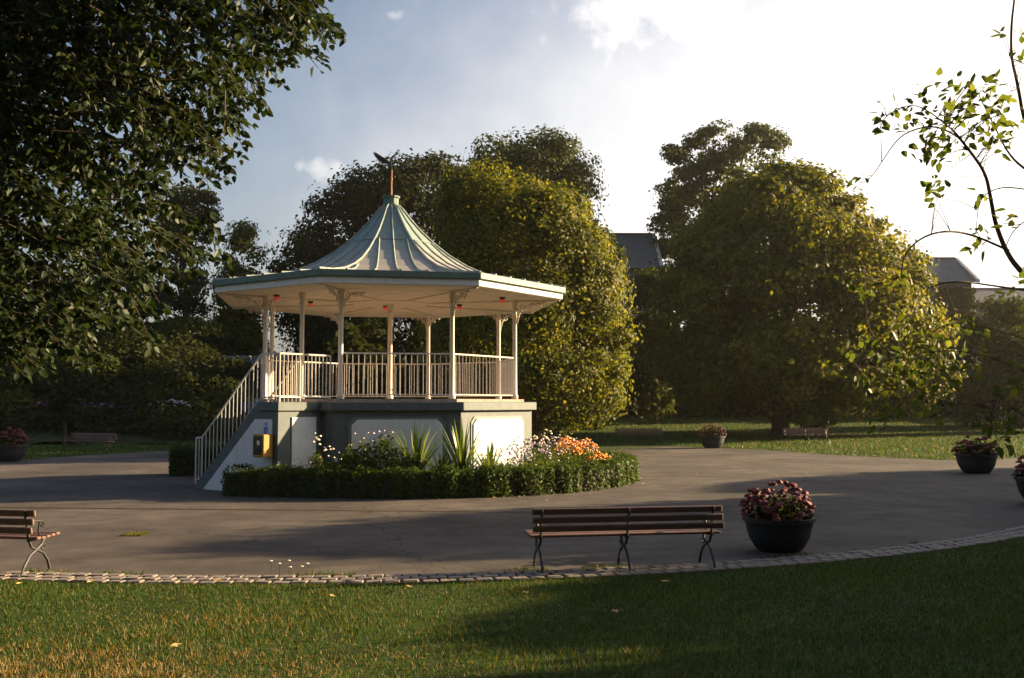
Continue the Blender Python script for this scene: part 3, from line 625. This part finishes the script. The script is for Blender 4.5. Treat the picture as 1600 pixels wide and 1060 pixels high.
for i, (rows, D, bx_, mt_, lab) in enumerate((([(330, 80, 190), (400, 30, 240), (480, 10, 260), (580, 20, 250)], 74, 130, 'leaf_dark', 'dark tree on the bank behind the overhanging branches'),
     ([(300, -120, 0), (400, -160, 40), (520, -160, 50), (600, -140, 40)], 70, -60, 'leaf_dark', 'dark tree at the outer end of the bank'),
     ([(470, 1530, 1600), (500, 1500, 1650), (560, 1490, 1670), (640, 1490, 1660), (668, 1520, 1640)], 72, 1580, 'leaf_mid', 'dark bushy tree at the lawn side beyond the dark planter'),
     ([(560, 1640, 1700), (500, 1620, 1760), (440, 1640, 1740), (640, 1630, 1740)], 66, 1690, 'leaf_mid', 'bushy tree beside the lawn path'))):
    tree('broadleaf_tree', lab, rows, D, bx_, mt_, 150, 90, .38, 1.5, .35, seed=20 + i)
tree('broadleaf_tree', 'dark narrow tree filling the gap below the slate roof', [(425, 1000, 1040), (480, 985, 1060), (560, 975, 1065), (620, 985, 1060), (645, 1000, 1050)], 76, 1022, 'leaf_mid', 120, 90, .36, 1.2, .3, seed=15)
tree('broadleaf_tree', 'unseen dark tree added behind the golden tree to shade the bank', [(345, 800, 940), (400, 745, 985), (520, 730, 988), (600, 760, 975)], 64, 868, 'leaf_mid', 200, 90, .34, 1.3, .35, seed=16)  # hidden tree added to throw shade on the planted bank
# small staked pines by the trunk
for i, x in enumerate((1258, 1272, 1284)):
    tree('young_pine', ['young pine nearest the big trunk', 'young pine in the middle of the three', 'young pine with the widest skirt of needles'][i], [(610 + 6 * i, x - 8, x + 8), (635, x - 16 - 5 * i, x + 16 + 5 * i), (660, x - 18 - 8 * i, x + 18 + 8 * i)], 56 + i, x, 'leaf_mid', 30, 60, .22, .5, .09, seed=30 + i, limbs=3)
# shade trees that stand right of the view and throw the long shadows
sh = tree('shade_tree', 'broad tree beside the plaza path', [(439, 770, 830), (470, 690, 910), (520, 640, 960), (570, 633, 967), (630, 650, 950), (668, 700, 900)], 40, 800, 'leaf_mid', 340, 90, .3, 1.0, .25, gather=.1, seed=41)
SH = [((18.6, 22.6), (.97, .97, .88), 0), ((27.0, 31.4), (1.06, 1.06, .84), 1), ((15.2, 14.2), (.58, .58, .6), 2), ((15.6, 10.1), (.86, .86, .8), 3), ((14.2, 6.4), (.9, .9, .9), 4), ((19.6, 17.4), (.85, .85, .72), 4.5), ((-14, -9), (2.2, 2.2, 2.2), 5), ((-3, -14), (2.3, 2.3, 2.3), 6), ((10, -11), (2.2, 2.2, 2.1), 7), ((22, -6), (2, 2, 1.9), 8), ((9, -5.5), (1.6, 1.6, 2.3), 9), ((-8, -6), (1.6, 1.6, 2.3), 10)]  # those behind the camera are unseen, added to block sky light
for i, ((x, y), s, r_) in enumerate(SH):
    o = sh if i == 0 else copy_tree(sh)
    o.location = (x, y, 0); o.scale = s; o.rotation_euler.z = r_ * 1.1
    o['label'] = 'broad green tree in the row right of the plaza' if i < 6 else 'unseen tall tree added behind the camera to block sky light'; o['group'] = 'shade trees right of the plaza' if i < 6 else 'added trees behind the camera that block sky light'
# far wood behind the lawns
n = 60000; X = RNG.uniform(-110, 130, n); zz = RNG.uniform(0, 1, n); top = 5.0 + 1.6 * np.sin(X * .23) + 1.1 * np.sin(X * .61 + 1) + .6 * np.sin(X * 1.7)
pos = np.stack([X, 112 + 3 * np.sin(X * .4) + RNG.normal(0, 1.3, n) + 2.5 * (1 - zz), zz * top], 1)
tag(leaf_obj('far_woodland', pos, RNG.normal(0, .6, (n, 3)) + np.array([0, -.8, .5]), .9, .55, 'leaf_dark'), 'dark belt of shrubs and trees closing the far side of the lawns', 'woodland', kind='stuff')

n = 42000; X = RNG.uniform(-34, 6, n); zz = RNG.uniform(0, 1, n) ** .8; top = 5.2 + 1.1 * np.sin(X * .45) + .8 * np.sin(X * 1.1 + 1) + .4 * np.sin(X * 2.7)
pos = np.stack([X, 68 + 1.5 * np.sin(X * .7) + RNG.normal(0, .9, n) + 2.0 * (1 - zz), zz * top], 1)
tag(leaf_obj('shrubbery', pos, RNG.normal(0, .6, (n, 3)) + np.array([0, -.8, .5]), .5, .32, 'leaf_dark'), 'dark mass of shrubs behind the bandstand', 'shrubbery', kind='stuff')
n = 60000; X = RNG.uniform(4, 75, n); zz = RNG.uniform(0, 1, n) ** .8; top = 5.6 + 1.1 * np.sin(X * .45) + .8 * np.sin(X * 1.1 + 1) + .4 * np.sin(X * 2.7)
pos = np.stack([X, 86 + 1.5 * np.sin(X * .7) + RNG.normal(0, .9, n) + 2.0 * (1 - zz), .7 + zz * top], 1)
tag(leaf_obj('shrubbery', pos, RNG.normal(0, .6, (n, 3)) + np.array([0, -.8, .5]), .55, .34, 'leaf_dark'), 'dark mass of shrubs closing the lawn before the houses', 'shrubbery', kind='stuff')
def rise(X, Y): return .8 * np.clip((Y - 55) / 30, 0, 1.3) ** 1.3 * np.clip((X + 3) / 5, 0, 1)
gx = np.linspace(-3, 110, 40); gy = np.linspace(55, 120, 30); GX, GY = np.meshgrid(gx, gy); vs = np.stack([GX, GY, rise(GX, GY) + .004], -1).reshape(-1, 3)
struct(link('rising_lawn', np_mesh('rising_lawn', vs, [(j * 40 + i, j * 40 + i + 1, (j + 1) * 40 + i + 1, (j + 1) * 40 + i) for j in range(29) for i in range(39)]), 'lawn'))
# ------------------------------------------------------------------ planted bank on the left
bx0 = []; nx, ny = 60, 24; vs = []
for j in range(ny + 1):
    for i in range(nx + 1):
        X_ = -75 + 72 * i / nx; Y_ = 50 + 40 * j / ny; f = j / ny
        h_ = 7.5 * (1 / (1 + math.exp(-(f - .28) * 13))) * min(1, max(0, (-13 - X_) / 9)); vs.append((X_, Y_, h_ + .15 * math.sin(X_ * 1.3 + Y_) - .12))
struct(MB().add(vs, [(j * (nx + 1) + i, j * (nx + 1) + i + 1, (j + 1) * (nx + 1) + i + 1, (j + 1) * (nx + 1) + i) for j in range(ny) for i in range(nx)]).build('planted_bank', 'bank_earth', smooth=True))
n = 60000; X = RNG.uniform(-70, -12, n); Y = RNG.uniform(53, 76, n); hb = 7.5 / (1 + np.exp(-((Y - 50) / 40 - .28) * 13)) * np.clip((-13 - X) / 9, 0, 1); patch = .5 + .5 * np.sin(X * .9 + 2 * np.sin(Y * .5)) * np.sin(Y * .8)
pos = np.stack([X, Y, hb + RNG.uniform(0, 1, n) * (.25 + .9 * patch)], 1)
tag(leaf_obj('bank_ground_cover', pos, RNG.normal(0, .6, (n, 3)) + np.array([0, -.6, .7]), .34, .2, 'leaf_dark'), 'dark leafy ground cover growing over the planted bank', 'ground cover', kind='stuff')
def on_bank(x, y):
    best = None
    for k in range(400):
        D = 50 + .1 * k; p = pix(x, y, D); f = (D - 50) / 40; h_ = 7.5 / (1 + math.exp(-(f - .28) * 13)) * min(1, max(0, (-13 - p.x) / 9))
        if p.z <= h_: return Vector((p.x, D, h_ - .1))
    return Vector((p.x, 62, 5))
for i, (x, y, h, s, mt_, fl) in enumerate(((150, 660, 1.0, 2.0, 'leaf_dark', 'petal_purple'), (90, 655, 1.0, 1.6, 'leaf_dark', 'petal_purple'), (300, 655, 1.2, 1.6, 'leaf_mid', None), (265, 655, 1.0, 1.3, 'leaf_mid', 'petal_mauve'), (215, 665, 2.6, 1.9, 'leaf_dark', None),
                                           (370, 585, 1.2, 1.1, 'leaf_mid', None), (300, 525, 1.6, 2.4, 'leaf_mid', None), (210, 560, 2.2, 2.4, 'leaf_dark', None), (140, 600, 2.2, 2.5, 'leaf_mid', None), (60, 610, 2.2, 2.5, 'leaf_dark', None), (20, 650, 1.6, 2.0, 'leaf_mid', None), (350, 640, 1.3, 1.8, 'leaf_mid', None), (340, 610, 1.0, 1.8, 'leaf_dark', None), (250, 600, 1.4, 2.2, 'leaf_dark', None), (390, 540, 1.4, 1.6, 'leaf_mid', None))):
    p = on_bank(x, y); nm = ['purple flowering', 'darker purple flowering', 'yellow green', 'pale flowering', 'tall dark', 'sunlit', 'wide', 'dense dark', 'rounded', 'sprawling', 'loose', 'low', 'flat dark', 'broad dark', 'upper'][i]
    t = tuft('bank_shrub', f'{nm} shrub growing on the planted bank', 'shrub', p, .26, h, s, 1100, mt_); t.location.z = p.z
    if fl: blooms(t, 60, h, s, .07, fl)
sw = thing('stone_wall', 'low grey stone retaining wall on the planted bank', 'wall', on_bank(360, 575))
for r_ in range(3):
    for i in range(9):
        MB().box((-3.6 + i * .92 + .4 * (r_ % 2) + random.uniform(-.05, .05), random.uniform(-.04, .04), .16 + r_ * .3), (.88 * random.uniform(.9, 1.02), .4, .28)).build('stone', 'stone_wall', sw, bevel=.03)
# young thin tree near the left lawn bench
tree('young_tree', 'thin young tree with bare stem beside the shaded bench', [(560, 70, 140), (600, 60, 150), (640, 75, 140)], 48, 103, 'leaf_dark', 26, 70, .22, .7, .07, seed=50, limbs=4)

# ------------------------------------------------------------------ houses
def house(name, label, D, xl, xr, y_ridge, y_eave, depth, wins, verge_side=None, chimney=None):
    a = pix(xl, y_eave, D); b2 = pix(xr, y_eave, D); rz = pix(xl, y_ridge, D).z; ez = a.z; W = b2.x - a.x
    h = thing(name, label, 'house', ((a.x + b2.x) / 2, D, 0)); x0, x1 = -W / 2, W / 2
    wl = MB().prism([(x0, 0, 0), (x0, depth, 0), (x0, depth, ez), (x0, depth / 2, rz - .15), (x0, 0, ez)], (W, 0, 0)).build('wall', 'house_wall', h)
    rf = MB().prism([(x0 - .25, -.5, ez - .25), (x0 - .25, depth / 2, rz), (x0 - .25, depth + .5, ez - .25), (x0 - .25, depth / 2, rz + .22)][::1], (W + .5, 0, 0)).build('roof', 'slate', h)
    MB().box((0, depth / 2, rz + .24), (W + .5, .3, .16)).build('ridge_tile', 'brick_stack', rf)
    MB().prism([(x1 + .252, -.55, ez - .3), (x1 + .252, depth / 2, rz + .02), (x1 + .252, depth / 2, rz + .3), (x1 + .252, -.55, ez)], (.3, 0, 0)).build('verge', 'verge', rf)
    for (fx, z, ww, hh) in wins:
        wn = MB().box((x0 + fx * W, -.02, z), (ww, .1, hh)).build('window', 'verge', h)
        for sx in (-1, 1): MB().box((x0 + fx * W + sx * ww * .23, -.08, z), (ww * .4, .03, hh * .88)).build('pane', 'glass_dark', wn)
    if chimney:
        fx, cw, chh = chimney; cx_ = x0 + fx * W
        st_ = MB().box((cx_, depth / 2, rz + chh / 2 - .3), (cw, .9, chh + .6)).build('chimney', 'brick_stack', rf)
        MB().box((cx_, depth / 2, rz + chh + .06), (cw + .2, 1.1, .16)).build('chimney_cap', 'house_wall', rf)
        for i in range(5): MB().lathe([(.15, 0), (.12, .6), (.15, .65), (.1, .66)], (cx_ - cw / 2 + .2 + i * (cw - .4) / 4, depth / 2, rz + chh + .12), 8).build('chimney_pot', 'brick_stack', rf)
    return h
house('house', 'house with plain grey slate roof and pale verge between the trees', 92, 900, 1026, 357, 416, 9, [(.75, 11, 1.1, 1.6), (.4, 11, 1.1, 1.6)])
house('house', 'slate roofed house with chimney stack and ivy clad wall', 94, 1440, 1518, 398, 438, 8, [(.6, 10.8, 1.0, 1.4)], chimney=(.02, 2.2, .9))
house('house', 'low roofed house far right beyond the bushes', 100, 1532, 1680, 448, 470, 8, [(.3, 9, 1.0, 1.4)])
n = 3500; q0 = pix(1470, 500, 93.4); q1 = pix(1524, 450, 93.4)
pos = np.stack([RNG.uniform(q0.x, q1.x, n), 93.6 + RNG.normal(0, .15, n), RNG.uniform(4, q1.z, n)], 1)
tag(leaf_obj('ivy', pos, RNG.normal(0, .4, (n, 3)) + np.array([0, -1, .2]), .35, .25, 'leaf_dark'), 'dark ivy covering the wall of the house with the chimney', 'ivy', kind='stuff')

# ------------------------------------------------------------------ overhanging tree, near left
rng = np.random.default_rng(77)
ot = thing('overhanging_tree', 'large leaved tree overhanging the plaza with dark drooping branches', 'tree', (-8.6, 10.6, 0))
OL = Vector(ot.location)
from math import inf
POLY = [(-260, -260), (470, -260), (515, -20), (540, 55), (500, 92), (448, 100), (446, 150), (402, 190), (405, 215), (372, 232), (352, 262), (402, 298), (330, 282), (262, 272), (255, 295), (330, 345), (378, 362), (352, 405), (300, 420), (262, 445), (240, 478), (255, 520), (195, 500), (152, 545), (70, 572), (-80, 585), (-260, 560)]
def inside(x, y):
    c = False; j = len(POLY) - 1
    for i in range(len(POLY)):
        xi, yi = POLY[i]; xj, yj = POLY[j]
        if (yi > y) != (yj > y) and x < (xj - xi) * (y - yi) / (yj - yi) + xi: c = not c
        j = i
    return c
anch = []
while len(anch) < 3300:
    x, y = rng.uniform(-260, 545), rng.uniform(-260, 585)
    if inside(x + 14, y + 8) and inside(x, y) and rng.uniform() < max(.3, 1.2 - (max(x, 0) + max(y, 0) * .8) / 620): anch.append((x, y))
tw = MB(); C = []; U = []; NR = []; limb_ends = []
for (x, y) in anch:
    D = rng.uniform(8.6, 13.6); p = pix(x, y, D); ln = rng.uniform(.35, .7)
    d = Vector((rng.uniform(.1, 1), rng.uniform(-.5, .5), rng.uniform(-.75, .15))).normalized(); st0 = p - d * ln * .75
    pts = [st0 + d * ln * f + Vector((0, 0, -.12 * f * f)) for f in (0, .33, .66, 1)]
    tw.tube(pts, [.008, .006, .005, .003], 4); limb_ends.append(st0)
    k = int(rng.integers(15, 26))
    for j in range(k):
        f = rng.uniform(.1, 1.05); b_ = st0 + d * ln * f + Vector((0, 0, -.12 * f * f)); a = rng.uniform(0, 6.28)
        side = Vector((math.cos(a), math.sin(a), rng.uniform(-.5, .4)))
        C.append(b_ + side * .03); U.append(side * .9 + d * .5 + Vector((0, 0, -.45))); NR.append(Vector((rng.normal(0, .5), rng.normal(0, .5) - .2, .8)))
C, U, NR = (np.array([tuple(v) for v in q]) for q in (C, U, NR)); C -= np.array(OL)
V, Fc = leaf_shapes(C, U, NR, .098, .07, rng)
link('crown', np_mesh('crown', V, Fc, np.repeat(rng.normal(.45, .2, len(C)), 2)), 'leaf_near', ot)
for i in range(len(tw.v)): tw.v[i] = tuple(Vector(tw.v[i]) - OL)
tw.build('twigs', 'bark', ot)['kind'] = 'stuff'
m = MB(); m.tube([Vector((0, 0, -.1)), Vector((.02, 0, .5)), Vector((.05, .1, 2)), Vector((-.05, .1, 4)), Vector((.1, 0, 6.5)), Vector((0, 0, 9))], [.5, .36, .32, .27, .2, .08], 12); m.build('trunk', 'bark', ot, smooth=True)
for i in range(34):
    lm = MB()
    e_ = limb_ends[int(rng.integers(0, len(limb_ends)))] - OL; a = Vector((0, 0, max(2.0, min(7.5, e_.z * rng.uniform(.7, 1.0) + .4))))
    random.seed(i); lm.tube(limb_path(a, e_, .35, 7, .08), [.07 * (1 - .87 * k / 7) for k in range(8)], 5)
    lm.build('limb', 'bark', ot, smooth=True)

# ------------------------------------------------------------------ sparse fruit tree, near right
rng = np.random.default_rng(5); random.seed(5)
at_ = thing('fruit_tree', 'sparse fruit tree with thin bare branches and few pale leaves', 'tree', (5.0, 6.9, 0)); AL = Vector(at_.location); AD = 6.6
bpts = []
def branch(px_, r0, r1, dd=0):
    P = [pix(x, y, AD + dd + (.2 * math.sin(i * 1.3 + x) if i else 0)) - AL for i, (x, y) in enumerate(px_)]
    # smooth it
    for _ in range(2):
        Q = [P[0]]
        for a, b2 in zip(P[:-1], P[1:]): Q += [a.lerp(b2, .25), a.lerp(b2, .75)]
        P = Q + [P[-1]]
    br = MB(); br.tube(P, [r0 + (r1 - r0) * i / (len(P) - 1) for i in range(len(P))], 6); br.build('branch', 'twig', at_, smooth=True); bpts.extend(P)
branch([(1720, 520), (1640, 470), (1600, 430), (1575, 400), (1555, 350), (1548, 310), (1540, 270), (1515, 235), (1490, 205)], .026, .007)
branch([(1577, 392), (1520, 367), (1480, 360), (1440, 370), (1412, 398), (1408, 432)], .010, .003)
branch([(1690, 380), (1625, 260), (1600, 190), (1590, 130), (1580, 90), (1580, 40), (1585, 0), (1590, -60)], .016, .005, .3)
branch([(1500, 215), (1460, 195), (1420, 205), (1400, 220), (1380, 250), (1360, 280), (1345, 286)], .006, .002)
branch([(1490, 205), (1450, 172), (1420, 162), (1385, 182)], .005, .002)
branch([(1690, 320), (1600, 265), (1575, 240), (1555, 200), (1530, 150)], .011, .003, .2)
branch([(1680, 310), (1600, 295), (1560, 292), (1530, 310), (1525, 360)], .006, .002)
branch([(1700, 470), (1610, 455), (1540, 445), (1490, 438), (1450, 450)], .009, .003)
branch([(1640, 330), (1600, 345), (1580, 365), (1570, 390)], .004, .003)
branch([(1720, 640), (1640, 600), (1560, 560), (1480, 545), (1400, 560), (1340, 575)], .006, .002)
branch([(1700, 560), (1570, 520), (1500, 500), (1450, 520), (1400, 610)], .005, .002)
branch([(1400, 560), (1356, 520), (1352, 470), (1350, 415)], .004, .002)
branch([(1700, 700), (1600, 650), (1560, 620), (1545, 650), (1560, 690)], .005, .002)
m = MB(); m.tube([Vector((0, 0, -.1)), Vector((0, 0, .4)), Vector((-.05, .05, 1.5)), pix(1720, 520, AD) - AL, pix(1690, 380, AD + .3) - AL], [.13, .1, .085, .03, .016], 9)
m.tube([Vector((-.05, .05, 1.3)), pix(1720, 640, AD) - AL], [.03, .006], 6); m.tube([Vector((-.05, .05, 1.2)), pix(1700, 700, AD) - AL], [.025, .005], 6)
m.tube([pix(1720, 520, AD) - AL, pix(1700, 560, AD) - AL], [.02, .005], 6); m.tube([pix(1690, 380, AD + .3) - AL, pix(1690, 320, AD + .2) - AL], [.016, .011], 6); m.tube([pix(1690, 380, AD + .3) - AL, pix(1700, 470, AD) - AL], [.016, .009], 6)
m.tube([pix(1690, 380, AD + .3) - AL, pix(1640, 330, AD) - AL], [.01, .005], 6); m.tube([pix(1690, 320, AD + .2) - AL, pix(1680, 310, AD) - AL], [.014, .007], 6)
m.build('trunk', 'bark', at_, smooth=True)
bp_np = np.array([tuple(p) for p in bpts]); C = []; U = []; NR = []; tw = MB()
for (x, y, r, k) in ((1400, 185, 34, 30), (1480, 150, 45, 44), (1440, 215, 38, 30), (1480, 215, 48, 60), (1530, 160, 50, 56), (1465, 300, 22, 18), (1550, 185, 50, 44), (1345, 282, 16, 8), (1580, 60, 22, 8), (1585, 100, 18, 8), (1525, 375, 22, 14), (1580, 345, 22, 10), (1530, 310, 14, 6), (1560, 215, 26, 18),
                     (1350, 460, 22, 14), (1340, 560, 42, 34), (1400, 600, 50, 46), (1440, 560, 42, 36), (1470, 620, 40, 32), (1500, 540, 46, 36), (1560, 590, 36, 26), (1550, 650, 30, 26), (1410, 430, 14, 6), (1570, 690, 18, 12), (1590, 440, 30, 12), (1430, 520, 40, 24), (1380, 640, 30, 14)):
    for j in range(k):
        a = rng.uniform(0, 6.28); q = r * math.sqrt(rng.uniform(0, 1)); p = np.array(tuple(pix(x + q * math.cos(a), y + q * math.sin(a), AD + rng.normal(0, .16)) - AL))
        nb = bp_np[np.argmin(((bp_np - p) ** 2).sum(1))]; d = p - nb; ln = np.linalg.norm(d)
        if ln > .05 and rng.uniform() < .35: tw.tube([Vector(nb), Vector(nb + d * .5) + Vector((0, 0, .02)), Vector(p)], [.003, .002, .0015], 4)
        C.append(p); u = d / max(ln, .01) + rng.normal(0, .6, 3); u[2] -= .2; U.append(u); NR.append((rng.normal(0, .6), rng.normal(0, .6) - .3, .7))
V, Fc = leaf_shapes(np.array(C), np.array(U), np.array(NR), .075, .042, rng)
link('crown', np_mesh('crown', V, Fc, np.repeat(rng.normal(.5, .22, len(C)), 2)), 'leaf_apple', at_); tw.build('twigs', 'twig', at_)['kind'] = 'stuff'

# ------------------------------------------------------------------ grass
def grass(name, label, n, xr, yr, keep, h, wd, dryfn):
    X = RNG.uniform(*xr, n); Y = RNG.uniform(*yr, n); k = keep(X, Y); X, Y = X[k], Y[k]; n = len(X)
    pn = .5 + .25 * np.sin(X * 1.7 + 1.3 * np.sin(Y * 1.1)) + .25 * np.sin(Y * 2.3 + 1.7 * np.sin(X * .9))
    hh = h * RNG.uniform(.5, 1.3, n) * (.7 + .6 * pn); a = RNG.uniform(0, 6.28, n); lean = hh * RNG.uniform(.1, .9, n); b = RNG.uniform(0, 6.28, n)
    base = np.stack([X, Y, rise(X, Y)], 1); s = np.stack([np.cos(a), np.sin(a), np.zeros(n)], 1) * wd * RNG.uniform(.6, 1.3, (n, 1)) / 2
    tip = base + np.stack([lean * np.cos(b), lean * np.sin(b), hh], 1)
    V = np.stack([base - s, base + s, tip], 1).reshape(-1, 3); dry = dryfn(X, Y)
    tint = np.where(RNG.uniform(0, 1, n) < dry, RNG.uniform(.75, 1, n), np.clip(RNG.normal(.3, .16, n) + .2 * (pn - .5), 0, .62))
    return tag(link(name, np_mesh(name, V, np.arange(3 * n).reshape(n, 3), tint), 'grass_blade'), label, 'grass', kind='stuff')
def dry_near(X, Y): return .08 + 1.3 * np.exp(-(((X + 3.7) / 2.2) ** 2 + ((Y - 7.6) / .85) ** 2)) * (.6 + .4 * np.sin(X * 5) * np.sin(Y * 7)) + .25 * np.exp(-(((X + 3) / 1) ** 2 + ((Y - 9.6) / .5) ** 2))
grass('near_lawn_grass', 'short lawn grass with a dry brown patch in front of the sett edging', 420000, (-9, 10), (5, 18), lambda X, Y: (np.hypot(X - PC.x, Y - PC.y) > PR + .57) & (np.abs(X) < Y * .62 + 1.2), .04, .008, dry_near)
def inpoly_far(X, Y):
    e_ = np.interp(X, [-30, -18, -15.5, 0, 7.5, 11, 12.7, 15.7, 19.4, 40], [34, 36, 43.5, 50, 49, 45.5, 40.3, 36.6, 38.2, 40]); return Y > e_ + .1
grass('far_lawn_grass', 'sunlit lawn grass beyond the plaza under the big trees', 150000, (-30, 40), (34, 85), inpoly_far, .10, .045, lambda X, Y: .06 + 0 * X)
def strip(X, Y): r_ = np.hypot(X - PC.x, Y - PC.y); return (r_ < PR + .04) & (r_ > PR - .16) & (np.sin(X * 2.1) + np.sin(X * 5.3 + 1) > .35)
grass('edge_grass', 'ragged grass growing along the path side of the setts', 60000, (-7, 6), (11, 15), strip, .055, .01, lambda X, Y: .15 + 0 * X)
# daisies in the edge tuft, fallen leaves, a weed on the asphalt
for i, (x, y) in enumerate(((423, 883), (436, 890), (451, 888), (453, 893), (471, 895), (480, 893))):
    p = ground(x, y + 10); d_ = thing('daisy', 'small pale daisy in the grass tuft along the setts', 'daisy', p, 0, 'daisies along the setts'); hh = .12 + .02 * (i % 3)
    MB().tube([(0, 0, 0), (.01, 0, hh)], .003, 4).build('stem', 'leaf_flax', d_); MB().lathe([(.005, hh), (.024, hh + .006), (.02, hh + .012), (.006, hh + .014)], seg=9).build('flower_head', 'petal_cream', d_)
lf = MB().add([(-.05, 0, .012), (-.01, -.032, .004), (.04, -.015, .016), (.055, .01, .006), (.01, .034, .014)], [(0, 1, 2, 3, 4)]).mesh('fallen_leaf'); lf.materials.append(MATS['leaf_litter'])
spots = [(1030, 742), (1056, 747), (1178, 733), (1090, 741), (1120, 740), (1215, 745), (1005, 757), (905, 770), (930, 766), (985, 752), (1350, 745), (1260, 741), (1445, 708), (640, 925), (145, 918), (35, 920), (340, 915), (520, 940), (700, 915), (1040, 917), (960, 965), (275, 1020), (820, 935)]
rl = random.Random(4)
for i in range(46):
    a = R(rl.uniform(5, 95)); rr = HR + .32 + rl.expovariate(5); q = HC + Vector((math.sin(a), -math.cos(a), 0)) * rr
    o = tag(link('fallen_leaf', lf, None, None, (q.x, q.y, .01)), 'dry fallen leaf lying along the foot of the curved hedge', 'leaf', 'fallen leaves along the hedge'); o.rotation_euler.z = rl.uniform(0, 6.28); o.scale = [rl.uniform(.6, 1.1)] * 3
for (x, y) in spots:
    p = ground(x, y); o = tag(link('fallen_leaf', lf, None, None, (p.x, p.y, .01 if y < 900 else .05)), 'dry fallen leaf lying on the asphalt' if y < 900 else 'dry yellow leaf lying on the mown grass', 'leaf', 'fallen leaves on the asphalt' if y < 900 else 'fallen leaves on the grass'); o.rotation_euler.z = random.uniform(0, 6.28); o.scale = (1.2, 1.2, 1.5)
gw = ground(212, 836)
grass('weed_patch', 'small flat weed patch growing through the asphalt', 1500, (gw.x - .16, gw.x + .16), (gw.y - .2, gw.y + .2), lambda X, Y: X > -99, .03, .012, lambda X, Y: .3 + 0 * X)

# ------------------------------------------------------------------ haze added to suggest lens flare
hm = bpy.data.materials.new('flare_haze'); hm.use_nodes = True; ht = hm.node_tree; ht.nodes.clear()
pv = N(ht, 'ShaderNodeVolumePrincipled'); pv.inputs['Color'].default_value = (.97, .92, .80, 1); pv.inputs['Density'].default_value = .0002; pv.inputs['Anisotropy'].default_value = .65
ho = N(ht, 'ShaderNodeOutputMaterial'); L(ht, pv.outputs[0], ho.inputs['Volume'])
hz = MB().box((10, 55, 14.5), (300, 180, 31)).mesh('haze'); hz.materials.append(hm); ho_ = link('haze', hz); ho_['kind'] = 'stuff'; ho_['label'] = 'thin warm haze added through the park to suggest lens flare'; ho_['category'] = 'haze'
